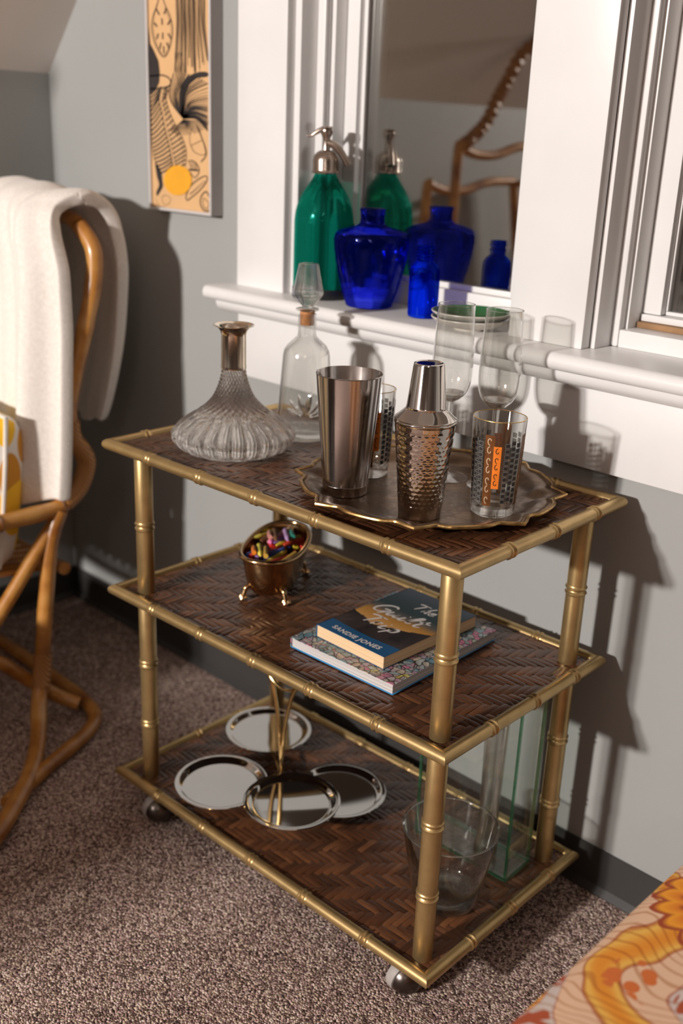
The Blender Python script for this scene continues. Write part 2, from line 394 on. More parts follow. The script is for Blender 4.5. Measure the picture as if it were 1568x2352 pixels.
# vinyl baseboards with a flared toe
def bb(x0, x1):
    pr = [(0, .078), (-.004, .078), (-.005, .012), (-.014, .002), (-.014, 0), (0, 0)]
    v = [(x0, y, z) for y, z in pr] + [(x1, y, z) for y, z in pr]; n = len(pr)
    return v, [tuple(range(n)), tuple(range(2 * n - 1, n - 1, -1))] + [(i, n + i, n + (i + 1) % n, (i + 1) % n) for i in range(n)]
struct(mk('baseboard_back', bb(XL, XR), M['base'], smooth=False), 'dark grey vinyl baseboard under the windows')
lb = bb(0, -YF); struct(mk('baseboard_left', ([(XL - y, YF + x, z) for x, y, z in lb[0]], lb[1]), M['base'], smooth=False), 'dark grey vinyl baseboard of the knee wall')

# window trim -------------------------------------------------------------
YC = -.022
def vboard(x0, x1, y0, y1, z0, z1, bev=.0015): return box(x0, x1, y0, y1, z0, z1, bev, 2)
struct(mk('trim_1', vboard(-.853, W1[0], YC, -.0005, ZS, 2.32, .002), M['white']), 'wide white casing board beside the picture')
struct(mk('trim_2', vboard(W1[1], W2[0], YC, -.0005, ZS, 2.32, .002), M['white']), 'wide white mullion board between the windows')
# stool with a rounded nose, cove moulding and apron
def stool_prof():
    pts = [(.16, ZS)]
    for k in range(9):
        a = pi / 2 + pi * k / 8; pts.append((-.066 + .011 * cos(a), ZS - .0125 + .0125 * sin(a)))
    pts.append((.16, ZS - .025)); return pts
def extrude_x(pr, x0, x1):
    n = len(pr); v = [(x0, y, z) for y, z in pr] + [(x1, y, z) for y, z in pr]
    return v, [tuple(range(n - 1, -1, -1)), tuple(range(n, 2 * n))] + [(i, (i + 1) % n, n + (i + 1) % n, n + i) for i in range(n)]
struct(mk('trim_3', extrude_x(stool_prof(), -.886, .75), M['white'], ang=50), 'white painted window stool with rounded nose')
cv = [(-.0005, ZS - .0252), (-.058, ZS - .0252)]
for k in range(7):
    a = -pi / 2 * k / 6; cv.append((-.058 + .022 - .022 * cos(a) , ZS - .030 + .018 * sin(a)))
cv += [(-.0222, ZS - .049), (-.0005, ZS - .049)]
struct(mk('trim_4', extrude_x(cv, -.870, .75), M['white'], ang=50), 'white cove moulding under the window stool')
struct(mk('trim_5', box(-.850, .75, -.0215, -.0005, .694, ZS - .0495, .002), M['white']), 'wide white apron board under the window stool')

def window(name, x0, x1, face, label, wood):
    """face: list of the jamb steps (x offset from the opening, y of the front edge), sash and glass planes"""
    e = struct(bpy.data.objects.new(name, None), label); COL.objects.link(e)
    zt = ZH
    for side in (0, 1):
        X = (lambda d: x0 + d) if side == 0 else (lambda d: x1 - d)
        def bd(nm, d0, d1, ya, yb, z0=ZS, z1=zt, bev=.0012):
            a, c = sorted((X(d0), X(d1))); mk(nm, box(a, c, ya, yb, z0, z1, bev, 2), M['white'], e)
        bd('jamb', -.02, face['jamb'][0], face['jamb'][1], .16)
        bd('stop', face['jamb'][0], face['stop'][0], face['stop'][1], face['stop'][1] + .016, bev=.004)
        bd('parting_strip', face['jamb'][0], face['part'][0], face['stop'][1] + .0162, .155)
        bd('sash_stile', face['part'][0] + .0012, face['stile'][0], face['stile'][1], .15, z0=face['zr'])
        bd('glazing_bead', face['stile'][0], face['bead'][0], face['bead'][1], face['glass'] + .004, z0=face['zr2'])
    xa, xb = x0 + face['stile'][0], x1 - face['stile'][0]
    mk('sash_rail', box(x0 + face['part'][0] + .0012, x1 - face['part'][0] - .0012, face['stile'][1] + (.0 if not wood else -.004), .15, face['za'], face['zr'] - .001, .0015), M['white'], e)
    mk('glazing_bead', box(xa, xb, face['bead'][1], face['glass'] + .004, face['zr'] - .0005, face['zr2'], .001), M['white'], e)
    mk('pane', box(xa - .004, xb + .004, face['glass'], face['glass'] + .004, face['zr2'] - .004, zt), M['pane'], e, smooth=False)
    return e
w1 = window('window_1', W1[0], W1[1], dict(jamb=(.0138, -.003), stop=(.0336, .033), part=(.0419, .0495), stile=(.0715, .0756), bead=(.0795, .0862), glass=.093, za=ZS, zr=.900, zr2=.9085), 'narrow white sash window with dark night glass', False)
w2 = window('window_2', W2[0], W2[1], dict(jamb=(.0078, 0.0), stop=(.0205, .040), part=(.0245, .0615), stile=(.0545, .091), bead=(.058, .104), glass=.112, za=.8965, zr=.9075, zr2=.9125), 'right hand white sash window with worn paint', True)
# sill block and bare wood strip of the right window
mk('sill_block', box(W2[0] + .0206, W2[1] - .0206, .041, .12, ZS, .8875, .002), M['white'], w2)
M['rawwood'] = paint('bare_wood', (.30, .165, .075), .7, var=.2, nscale=30)
mk('wood_strip', box(W2[0] + .0258, W2[1] - .026, .078, .12, .8877, .8962, .001), M['rawwood'], w2)

# ------------------------------------------------------------------ bar cart
CA = radians(1.4); TX, TY = 0.0, -0.4066
LC, WC = 0.684, 0.3711
HS = [0.06525, 0.41390, 0.66347]
RR, RL = 0.0090, 0.0140          # rail and leg radius
def cartp(u, v, z=0.0): return Vector((cos(CA) * u - sin(CA) * v + TX, sin(CA) * u + cos(CA) * v + TY, z))
cart = thing('bar_cart', 'three tier gold bamboo style bar cart on casters with woven shelves', 'bar cart', cartp(0, 0, 0), CA)

def node_r(s, nodes, r):         # radius along a bamboo style tube
    k = r
    for n_ in nodes:
        d = abs(s - n_)
        if d < .0105:
            k = max(k, r + .0020 * exp(-((d - .0042) / .0017) ** 2))
            k -= .0009 * exp(-(d / .0016) ** 2)
    return k
def bamboo(length, nodes, r, seg=28, mitre=(1, 1)):
    """tube along +x in local space, mitred towards +y at both ends"""
    ss = {0.0, length}
    for n_ in nodes:
        for k in range(-9, 10): ss.add(n_ + k * .0012)
    ss = sorted(s for s in ss if 0 <= s <= length); v = []; f = []
    for i, s in enumerate(ss):
        rr = node_r(s, nodes, r)
        for k in range(seg):
            a = 2 * pi * k / seg; y = rr * cos(a); z = rr * sin(a); x = s
            if i == 0 and mitre[0]: x = s + y
            if i == len(ss) - 1 and mitre[1]: x = s - y
            v.append((x, y, z))
    for i in range(len(ss) - 1):
        for k in range(seg):
            k2 = (k + 1) % seg; f.append((i * seg + k2, i * seg + k, (i + 1) * seg + k, (i + 1) * seg + k2))
    f.append(tuple(range(seg))); f.append(tuple((len(ss) - 1) * seg + k for k in range(seg - 1, -1, -1)))
    return v, f
fr_nodes = [LC - d for d in (.5805, .4630, .3460, .2295, .1070)]     # from the left corner
sd_nodes = [.1, .2, .302]
RM = {}
RM['front'] = bamboo(LC, fr_nodes, RR)
RM['side'] = bamboo(WC, sd_nodes, RR)
def place(vf, ang, off): 
    Mx = Matrix.Translation(Vector(off)) @ Matrix.Rotation(ang, 4, 'Z'); return ([tuple(Mx @ Vector(p)) for p in vf[0]], vf[1])
mf = mk('rail', RM['front'], M['gold']).data; bpy.data.objects.remove(COL.objects['rail'])
ms = mk('rail', RM['side'], M['gold']).data; bpy.data.objects.remove(COL.objects['rail'])
flip = Matrix.Scale(-1, 4, Vector((1, 0, 0)))
def rail(mesh, ang, off):
    o = bpy.data.objects.new('rail', mesh); COL.objects.link(o); o.parent = cart; o.location = off; o.rotation_euler = (0, 0, ang); return o
SW, SN = .0098, 4                # strip width, strip length in widths
nstrip = 0
def strip_mesh(L_, w):
    """a bowed woven strip, length along x; ends dip under their neighbours"""
    v = []; f = []; xs = [-.5, -.36, 0, .36, .5]; hz = [-.0006, .0001, .0003, .0001, -.0006]
    for x, h in zip(xs, hz):
        for y, e in ((-.5, -.0004), (-.36, 0), (.36, 0), (.5, -.0004)):
            v.append((x * L_ * 1.0, y * w * .985, h + e))
    for i in range(4):
        for j in range(3): f.append((i * 4 + j, (i + 1) * 4 + j, (i + 1) * 4 + j + 1, i * 4 + j + 1))
    return v, f
full_strip = mk('strip', strip_mesh(SW * SN, SW), M['weave']); full_me = full_strip.data; bpy.data.objects.remove(full_strip)
for lvl, zc in enumerate(HS):
    rail(mf, 0, (-LC, 0, zc)); rail(mf, pi, (0, WC, zc))
    rail(ms, pi / 2, (0, 0, zc)); rail(ms, -pi / 2, (-LC, WC, zc))
    pn = mk('shelf_panel', box(-LC + .004, -.004, .004, WC - .004, zc - .006, zc + .0012), M['panel'], cart, smooth=False)
    u0, u1, v0, v1 = -LC + .006, -.006, .006, WC - .006
    ni, nj = int((u1 - u0) / SW) + 1, int((v1 - v0) / SW) + 1
    cand = []; rnd = random.Random(40 + lvl)
    for i in range(-SN, ni + SN):
        for j in range(-SN, nj + SN):
            d = (i - j) % (2 * SN)
            if d == 0: cand.append((u0 + i * SW, u0 + (i + SN) * SW, v0 + j * SW, v0 + (j + 1) * SW, 0))
            elif d == 2 * SN - 1: cand.append((u0 + i * SW, u0 + (i + 1) * SW, v0 + j * SW, v0 + (j + SN) * SW, 1))
    whole = []; cut = []
    for (a, b_, c, d, o_) in cand:
        A, B, Cc, D = max(a, u0), min(b_, u1), max(c, v0), min(d, v1)
        if B - A < .002 or D - Cc < .002: continue
        full = (B - A > b_ - a - 1e-6) and (D - Cc > d - c - 1e-6)
        cu, cv_ = (A + B) / 2, (Cc + D) / 2
        dist = (cartp(cu, cv_, zc) - CAM_C).length
        covered = (lvl == 0 and (cu + .44) ** 2 + (cv_ - .16) ** 2 < .03) or (lvl == 1 and -.335 < cu < -.13 and .06 < cv_ < .31) or (lvl == 2 and (cu + .19) ** 2 / .0324 + (cv_ - .19) ** 2 / .0324 < 1)
        (whole if full and not covered else cut).append((dist, A, B, Cc, D, o_))
    whole.sort()
    for (dist, A, B, Cc, D, o_) in whole[:98]:
        o = bpy.data.objects.new('woven_strip', full_me); COL.objects.link(o); o.parent = pn
        o.location = ((A + B) / 2, (Cc + D) / 2, zc + .0030 + rnd.uniform(-.0003, .0003))
        o.rotation_euler = (rnd.uniform(-.03, .03), rnd.uniform(-.012, .012), (pi / 2 if o_ else 0) + rnd.uniform(-.012, .012))
    fld = MB()
    for (dist, A, B, Cc, D, o_) in whole[98:] + cut:
        L_, w = (D - Cc, B - A) if o_ else (B - A, D - Cc)
        Mx = Matrix.Translation(((A + B) / 2, (Cc + D) / 2, zc + .0030 + rnd.uniform(-.0003, .0003))) @ Matrix.Rotation((pi / 2 if o_ else 0) + rnd.uniform(-.012, .012), 4, 'Z') @ Matrix.Rotation(rnd.uniform(-.03, .03), 4, 'X')
        fld.add(strip_mesh(L_, w), Mx)
    stuff(mk('woven_strip_field', fld, M['weave'], pn))
# legs: posts between the shelves
def post(z0, z1, nodes):
    zs = {z0, z0 + .0015, z1 - .0015, z1}
    for n_ in nodes:
        for k in range(-9, 10): zs.add(n_ + k * .0012)
    pr = [(0, z0)] + [(node_r(z, nodes, RL) - (.0008 if z in (z0, z1) else 0), z) for z in sorted(zs)] + [(0, z1)]
    return lathe(pr, 32)
pm_low = mk('leg', post(HS[0] + .002, HS[1] - .007, [.174, .287]), M['gold']); pl_me = pm_low.data; bpy.data.objects.remove(pm_low)
pm_hi = mk('leg', post(HS[1] + .002, HS[2] - .007, [.533]), M['gold']); ph_me = pm_hi.data; bpy.data.objects.remove(pm_hi)
INS = .029
LEGS = [(-INS, INS), (-LC + .046, INS), (-INS, WC - .038), (-LC + .046, WC - .040)]
for (u, v) in LEGS:
    for me_ in (pl_me, ph_me):
        o = bpy.data.objects.new('leg', me_); COL.objects.link(o); o.parent = cart; o.location = (u, v, 0)
# ball casters
def caster(u, v, ang):
    R_ = .0262; hub = Vector((u, v, R_ + .0005)); Mz = Matrix.Translation(hub) @ Matrix.Rotation(ang, 4, 'Z') @ Matrix.Rotation(radians(12), 4, 'Y')
    e = bpy.data.objects.new('caster', None); COL.objects.link(e); e.parent = cart; e.empty_display_size = .02
    toX = Matrix.Rotation(-pi / 2, 4, 'Y')            # lathe axis z -> -x
    tread = [(0, .010), (.018, .010), (.0235, .008), (.0258, .004), (.0260, -.002), (.0250, -.006), (.0215, -.0075), (0, -.0075)]
    mk('wheel', MB().add(lathe(tread, 40), Mz @ Matrix.Translation((-.006, 0, 0)) @ Matrix.Rotation(-pi / 2, 4, 'Y')), M['rubber'], e)
    dome = [(.0232, 0)] + [(.0243 * cos(t * pi / 2 / 10), .0243 * sin(t * pi / 2 / 10)) for t in range(10)] + [(0, .0243)]
    mk('hood', MB().add(lathe(dome, 40), Mz @ Matrix.Translation((.0022, 0, 0)) @ Matrix.Rotation(pi / 2, 4, 'Y')), M['dometal'], e)
    mk('stem', MB().add(lathe([(0, 0), (.0055, 0), (.0055, .026), (.013, .0262), (.013, .031), (0, .031)], 20), Matrix.Translation((u, v, .0288))), M['dometal'], e)
caster(-.050, .020, radians(-8)); caster(-LC + .085, .012, radians(-8)); caster(-.046, WC - .046, radians(25)); caster(-LC + .046, WC - .046, radians(-30))

# ------------------------------------------------------------------ top shelf
ZT = HS[2] + .0042; ZM = HS[1] + .0042; ZB = HS[0] + .0042
def shell(outer, inner):         # closed vessel: outer profile up, inner profile down
    return outer + inner[::-1]

# ship decanter
dec = thing('ship_decanter', 'wide based cut crystal decanter with silver collar on the top shelf', 'decanter', (-.5336, -.2971, ZT))
out_ = [(0, .001), (.060, 0), (.072, .001), (.082, .0055), (.090, .012), (.0945, .019), (.0955, .025), (.0925, .033), (.085, .041), (.074, .049), (.062, .057), (.051, .065), (.042, .073), (.035, .081), (.0295, .090), (.0255, .099), (.0225, .108), (.0202, .117), (.0188, .126), (.0182, .134)]
def refine(pr, n=3):
    q = smooth_path([(r, z, 0) for r, z in pr], n); return [(max(p.x, 0), p.y) for p in q]
out_f = refine(out_, 4)
def cutfn(a, r, z):
    if z < .004: return r
    t = min(1, max(0, (z - .050) / .016)); low = 1 - t
    petal = abs(sin(13 * a)) ** .7
    k = min(1, (z - .004) / .008)
    d1 = -.0052 * (1 - petal) * low * k + .0006 * low * k
    n_ = 13; tw = 2.2 * pi * (z / .07)
    dia = max(abs(sin(n_ * a / 1 + tw * 3)), 0) * max(abs(sin(n_ * a / 1 - tw * 3)), 0)
    d2 = -.0040 * (1 - dia ** .5) * t
    return r + d1 + d2
glass_outer = lathe(out_f, 208, fn=cutfn)
inn = [(0, .0125), (.055, .0125), (.075, .015), (.086, .022), (.0865, .027), (.080, .036), (.066, .047), (.050, .0585), (.037, .071), (.028, .085), (.0215, .100), (.0175, .115), (.0155, .134)]
mk('crystal_body', glass_outer, M['cut'], dec, ang=70)
mk('inner_wall', lathe(refine(inn, 3), 96), M['clear'], dec, ang=70)
col_ = [(.0186, .128), (.0192, .127), (.0194, .131), (.0190, .133), (.0188, .178), (.0192, .181), (.0215, .186), (.0255, .190), (.0310, .1925), (.0312, .1935), (.0250, .1925), (.0205, .1890), (.0180, .184), (.0174, .176), (.0174, .130)]
mk('silver_collar', lathe(col_, 64), M['silver'], dec)

# tall bottle with agave cut and hollow stopper
bot = thing('stoppered_bottle', 'tall tapered clear bottle with corked glass stopper beside the ship decanter', 'bottle', (-.5190, -.1590, ZT))
ob = [(0, 0), (.041, 0), (.0455, .002), (.0468, .006), (.0465, .012), (.0372, .135), (.0358, .142), (.031, .150), (.020, .160), (.0150, .165), (.0142, .170), (.0142, .196), (.0142, .199), (.0128, .200)]
ib = [(0, .013), (.036, .013), (.0425, .016), (.0435, .022), (.0350, .134), (.0335, .141), (.028, .148), (.017, .158), (.0125, .164), (.0118, .172), (.0118, .200)]
mk('bottle_body', lathe(ob[1:] + ib[::-1][:-1], 72), M['clear'], bot)
mk('thick_base', lathe([(0, .0006), (.0405, .0006), (.0450, .003), (.0460, .008), (.0440, .0125), (.040, .0128), (0, .0118)], 64), M['thick'], bot)
mk('cork', lathe([(0, .182), (.0112, .182), (.0116, .199), (.0118, .2045), (0, .2045)], 32), M['cork'], bot)
so = [(0, .2048), (.018, .2048), (.0195, .2062), (.0185, .2078), (.009, .2092), (.0095, .2120), (.016, .2185), (.0235, .229), (.0245, .2325), (.0160, .274), (.0155, .2765), (.0120, .277)]
si = [(0, .2165), (.010, .2175), (.016, .225), (.0205, .2315), (.0140, .272), (.0120, .277)]
mk('glass_stopper', lathe(so[1:] + si[::-1][:-1], 10), M['thick'], bot, smooth=False)
lv = MB()                        # agave leaves cut into the side facing the room
for k, (ang, ln) in enumerate([(-66, .026), (-42, .030), (-16, .033), (10, .036), (38, .032), (62, .028), (82, .02)]):
    c = radians(ang); v_ = []
    n = 8
    for i in range(n + 1):
        t = i / n; w = .0042 * sin(pi * min(1, t * 1.02)) ** .8 + .0002
        px, pz = sin(c) * (.006 + ln * t), cos(c) * (.006 + ln * t)
        for sgn, dep in ((-1, .0), (0, .0016), (1, .0)):
            X = px + sgn * w * cos(c); Z = .042 + pz - sgn * w * sin(c)
            v_.append((X, dep, Z))
    f_ = []
    for i in range(n):
        for j in range(2): f_.append((i * 3 + j, (i + 1) * 3 + j, (i + 1) * 3 + j + 1, i * 3 + j + 1))
    view = radians(-43)          # azimuth of the cut: towards the room
    vv = []
    for X, dep, Z in v_:
        r = .0466 - (Z - .01) * .0756 + .0004 + dep; th = view + X / .038
        vv.append((r * cos(th), r * sin(th), Z))
    lv.add((vv, f_))
M['frost'] = glass_solid('cut_leaf_glass', (1, 1, 1), .1, rough=.12)
mk('agave_cut', lv, M['frost'], bot)

# scalloped bronze tray
TU, TV = -.197, .188
tray = thing('serving_tray', 'scalloped bronze tray with worn brass rim under the shakers', 'tray', cartp(TU, TV, ZT + .0006), CA + radians(-12))
def tray_r(a):                   # outline with bracket shaped lobes
    n = 8; t = (a * n / (2 * pi)) % 1.0
    s = abs(t - .5) * 2          # 1 at the points, 0 mid lobe
    return 1.0 - .045 * (1 - s) ** 2 * 0 + .060 * s ** 5 - .035 * exp(-((s - .62) / .16) ** 2)
def tray_ring(k, z, seg=192):
    out = []
    for i in range(seg):
        a = 2 * pi * i / seg; e = tray_r(a) if k > .82 else 1 + (tray_r(a) - 1) * max(0, (k - .55) / .27)
        out.append((.179 * k * e * cos(a), .177 * k * e * sin(a), z))
    return out
lev = [(.0, .0006), (.30, .0006), (.60, .0006), (.74, .0008), (.80, .0022), (.84, .0065), (.88, .0105), (.94, .0128), (.985, .0140)]
rings = [tray_ring(k, z) for k, z in lev[1:]]
v = [(0, 0, .0006)]; f = []
for rg in rings: v += rg
S_ = 192
for i in range(S_): f.append((0, 1 + i, 1 + (i + 1) % S_))
for q in range(len(rings) - 1):
    for i in range(S_): f.append((1 + q * S_ + i, 1 + (q + 1) * S_ + i, 1 + (q + 1) * S_ + (i + 1) % S_, 1 + q * S_ + (i + 1) % S_))
tb = mk('tray_body', (v, f), M['tray'], tray)
sm = tb.modifiers.new('thick', 'SOLIDIFY'); sm.thickness = .0016; sm.offset = 1.0
mk('rim', tube(tray_ring(1.0, .0148), .0027, 8, closed=True), M['trayrim'], tray)
ZY = ZT + .0026                  # standing surface of the tray

# mixing tin
tin = thing('shaker_tin', 'tall open brushed steel mixing tin standing on the tray', 'mixing tin', (-.2730, -.3165, ZY))
mk('tin_body', lathe([(0, .0012), (.024, .0008), (.0285, 0), (.0305, .0015), (.0312, .013), (.0318, .0142), (.0314, .0156), (.0445, .1655), (.0451, .1662), (.0445, .1670), (.0437, .1660), (.0305, .018), (.027, .009), (0, .009)], 96), M['steel'], tin, ang=35)

# cobbler shaker
shk = thing('cocktail_shaker', 'hammered steel cocktail shaker with plain cap on the tray', 'cocktail shaker', (-.1455, -.3075, ZY))
def ham(a, r, z):
    if .018 < z < .118:
        row = (z - .018) / .0060; k = int(row); fz = row - k - .5
        na = 27; t = (a * na / (2 * pi) + (.5 if k % 2 else 0)) % 1.0 - .5
        j = .75 + .5 * math.sin(k * 12.9 + math.floor(a * na / (2 * pi) + (.5 if k % 2 else 0)) * 78.2) ** 2
        return r - .00055 * j * max(0, 1 - (fz * 2) ** 2 * .9) * max(0, 1 - (t * 2) ** 2 * .9)
    return r
hb = [(0, .0015), (.0235, .001), (.0265, 0), (.0278, .0015)]
for i in range(1, 101): hb.append((.0278 + .0114 * (i / 100) ** 1.0, .0015 + .1235 * i / 100))
hb += [(.0396, .1255), (.0402, .1275), (.0402, .1290), (.0392, .1296), (.0385, .128)]
mk('hammered_body', lathe(hb, 176, fn=ham), M['shaker'], shk, ang=60)
mk('strainer_top', lathe([(.0384, .1285), (.0396, .1298), (.0398, .1310), (.0385, .1318), (.0310, .1385), (.0268, .1425), (.0250, .1440), (.0244, .147), (0, .147)], 96), M['shaker'], shk, ang=35)
mk('cap', lathe([(.0248, .1438), (.0256, .1440), (.0257, .1456), (.0252, .1466), (.0196, .1985), (.0188, .2008), (.0175, .2016), (.0158, .2004), (0, .2000)], 96), M['shaker'], shk, ang=30)

# printed highball glasses
M['gband'] = paint('brown_gold_print', (.20, .075, .022), .3, .55, var=.3, nscale=90)
M['goldprint'] = paint('gold_print', (.72, .46, .16), .28, .8, var=.2, nscale=90)
M['orangeprint'] = paint('orange_print', (.80, .20, .02), .4, var=.12, nscale=80)
M['scroll'] = paint('pale_scroll_print', (.62, .45, .30), .35, .4, var=.2)
M['darkscroll'] = paint('dark_scroll_print', (.075, .03, .012), .4, .2, var=.2)
M['greyprint'] = paint('grey_print_outline', (.15, .15, .14), .5, var=.1)
def highball(loc, rz, label, sc=1.0):
    h = thing('highball_glass', label, 'glass', loc, rz, None)
    R0, R1, H_ = .0288 * sc, .0350 * sc, .1310 * sc
    ou = [(0, .0008), (.020 * sc, .0006), (R0 - .003, 0), (R0 - .0005, .0025), (R0, .006), (R0 + .0008, .014), (R1, H_ - .001), (R1 - .0008, H_), (R1 - .0016, H_ - .0006)]
    inn_ = [(0, .0135), (.018 * sc, .013), (R0 - .004, .0155), (R0 - .0018, .020), (R1 - .0018, H_ - .001)]
    mk('glass_wall', lathe(ou[4:] + inn_[::-1][:-1], 80), M['clear'], h)
    mk('thick_base', lathe([(0, .0010), (.020 * sc, .0006), (R0 - .003, 0), (R0 - .0004, .0025), (R0, .007), (R0 - .001, .0125), (R0 - .004, .0145), (.018 * sc, .0125), (0, .0128)], 64), M['thick'], h)
    mk('gold_rim', tube([((R1 - .0008) * cos(a), (R1 - .0008) * sin(a), H_ - .0002) for a in [2 * pi * k / 72 for k in range(72)]], .0006, 6, closed=True), M['goldprint'], h)
    def rad(z): return R0 + .0008 + (R1 - R0 - .0008) * (z - .014) / (H_ - .015) + .00018
    def patch(a0, a1, z0, z1, off=0, n=3):
        v = []; f = []
        for i in range(n + 1):
            a = a0 + (a1 - a0) * i / n
            for z in (z0, z1):
                r = rad(z) + off; v.append((r * cos(a), r * sin(a), z))
        for i in range(n): f.append((2 * i, 2 * i + 2, 2 * i + 3, 2 * i + 1))
        return v, f
    def curl(ac, zc, s, d):      # scroll stroke on the wall
        pts = []
        for k in range(15):
            t = k / 14; th = d * (t * 4.6); rr = s * (1 - .72 * t)
            pts.append((ac + (s * .2 + rr * cos(th + pi / 2 * d) * .62) / .031, zc + rr * sin(th + pi / 2 * d)))
        return pts
    def stroke(pts, w, off):
        P = [Vector((a * .031, z)) for a, z in pts]; v = []; f = []
        for i in range(len(P)):
            T_ = (P[min(i + 1, len(P) - 1)] - P[max(i - 1, 0)]).normalized(); Nn = Vector((-T_.y, T_.x)) * w / 2
            for q in (P[i] + Nn, P[i] - Nn):
                z = min(max(q.y, .016), H_ - .008); r = rad(z) + off; a = q.x / .031; v.append((r * cos(a), r * sin(a), z))
        for i in range(len(P) - 1): f.append((2 * i, 2 * i + 1, 2 * i + 3, 2 * i + 2))
        return v, f
    br = MB(); gd = MB(); orr = MB(); sq = MB(); ol = MB(); s1 = MB(); s2 = MB()
    NB = 4; wid = 2 * pi / NB
    for k in range(NB):
        a = k * wid
        br.add(patch(a - .19, a + .19, .0175, .1130))            # long brown scroll band
        for i in range(7): s1.add(stroke(curl(a - .03, .0265 + i * .0132, .0058, 1 if i % 2 else -1), .0012, .0002))
        off = a + .31
        mk('orange_block' if k % 2 == 0 else 'gold_block', patch(off - .15, off + .15, .042, .099, .0003), M['orangeprint' if k % 2 == 0 else 'goldprint'], h)
        for i in range(5): s2.add(stroke(curl(off - .02, .049 + i * .0108, .0046, -1 if i % 2 else 1), .0009, .0006))
        for c in range(3):
            ac = a + .69 + c * .25
            z = .022 + (.003 if c % 2 else 0)
            while z < .098 + (.006 if c == 1 else 0):
                hgt = .0046; w_ = .078
                ol.add(patch(ac - w_ - .022, ac + w_ + .022, z - .0009, z + hgt + .0009, 0, 1))
                sq.add(patch(ac - w_, ac + w_, z, z + hgt, .00015, 1)); z += hgt + .0030
    for nm, mb, mt in (('brown_band', br, 'gband'), ('square_outline', ol, 'greyprint'), ('black_square', sq, 'ink'), ('scroll_line', s1, 'scroll'), ('block_scroll', s2, 'darkscroll')):
        stuff(mk(nm, mb, M[mt], h))
    return h
highball((-.0905, -.2235, ZY), radians(-72), 'printed highball glass with orange and black pattern at the tray edge')
highball((-.3100, -.2280, ZY), radians(-50), 'printed highball glass half hidden behind the open mixing tin', .97)

# champagne flutes
def flute(loc, label, sc=1.0):
    t = thing('champagne_flute', label, 'glass', loc)
    ou = [(.0255, .2500), (.0262, .235), (.0278, .195), (.0288, .165), (.0284, .150), (.0262, .137), (.0215, .126), (.0140, .1185), (.0070, .1145)]
    ii = [(.0249, .2500), (.0255, .235), (.0271, .195), (.0281, .165), (.0276, .1505), (.0254, .1385), (.0205, .1285), (.0120, .1225), (0, .1210)]
    mk('bowl', lathe([(.0252, .2503)] + refine(ou, 3) + [(.0055, .1130)], 72), M['clear'], t)
    mk('inner_bowl', lathe(refine(ii, 3), 72), M['clear'], t)
    mk('bowl_base', lathe([(0, .1200), (.011, .1215), (.0195, .1270), (.0205, .1260), (.0140, .1180), (.0070, .1140), (0, .1130)], 48), M['thick'], t)
    mk('rim', tube([(.0252 * cos(a), .0252 * sin(a), .2503) for a in [2 * pi * k / 64 for k in range(64)]], .00055, 6, closed=True), M['thick'], t)
    mk('etched_line', tube([(.02895 * cos(a), .02895 * sin(a), .1665) for a in [2 * pi * k / 64 for k in range(64)]], .00022, 4, closed=True), M['clear'], t)
    mk('stem', lathe([(0, .1135), (.0055, .1130), (.0046, .108), (.0042, .080), (.0042, .030), (.0052, .012), (.0080, .0065), (0, .0062)], 24), M['thick'], t)
    mk('foot', lathe([(0, .0062), (.0085, .0058), (.018, .0034), (.030, .0020), (.0330, .0014), (.0332, .0006), (.031, 0), (0, .0004)], 64), M['clear'], t)
flute((-.2281, -.1543, ZY), 'clear champagne flute behind the capped shaker')
flute((-.1590, -.1372, ZY), 'clear champagne flute behind the printed highball at the tray edge')

# ------------------------------------------------------------------ things on the window stool
# soda siphon
sx, sy = -.6640, .0150
sph = thing('soda_siphon', 'green glass soda siphon with pewter spout head on the window stool', 'soda siphon', (sx, sy, ZS), radians(38))
ob = [(0, .004), (.030, .003), (.046, .002), (.0505, .008), (.0515, .020), (.0515, .118), (.0512, .133), (.0490, .149), (.0440, .164), (.0365, .178), (.0285, .190), (.0220, .200), (.0188, .207), (.0180, .214)]
ib = [(0, .012), (.030, .012), (.0445, .014), (.0468, .022), (.0468, .118), (.0464, .131), (.0442, .146), (.0395, .160), (.032, .174), (.024, .187), (.0172, .199), (.0140, .214)]
def flt(a, r, z): return r - .0007 * (1 - abs(sin(6 * a))) * min(1, max(0, (z - .13) / .02)) * (1 if z < .205 else 0)
mk('green_bottle', lathe(refine(ob, 3), 72, fn=flt), M['siphon'], sph)
mk('inner_wall', lathe(refine(ib, 2), 60), glass_thin('siphon_inner', (.70, .96, .92), .6), sph)
M['blackbase'] = paint('black_base_ring', (.015, .016, .016), .35)
mk('base_ring', lathe([(.043, 0), (.0520, 0), (.0528, .003), (.0528, .016), (.0518, .018), (.0512, .016), (.046, .0016)], 64), M['blackbase'], sph)
sp_ = mk('collar_cap', lathe([(.0182, .2080), (.0235, .2084), (.0240, .2100), (.0228, .2120), (.0222, .2136), (.0222, .2296), (.0205, .2360), (.0165, .2416), (.0110, .2452), (.0075, .2464), (0, .2464)], 48), M['capmetal'], sph)
mk('valve_column', lathe([(0, .2456), (.0066, .2460), (.0062, .2512), (.0060, .2592), (.0066, .2652), (.0095, .2712), (.0108, .2764), (.0104, .2784), (.0080, .2794), (.0102, .2804), (.0104, .2824), (.0085, .2840), (0, .2843)], 40), M['capmetal'], sph)
spt = smooth_path([(.001, 0, .2576), (.012, 0, .2548), (.024, 0, .2448), (.036, 0, .2272), (.0385, 0, .2228)], 5)
mk('spout', tube(spt, lambda i, t: .0066 - .0008 * t, 16), M['capmetal'], sph)
lvp = smooth_path([(.002, 0, .2768), (-.010, 0, .2776), (-.019, 0, .2728), (-.026, 0, .2684), (-.034, 0, .2680)], 5)
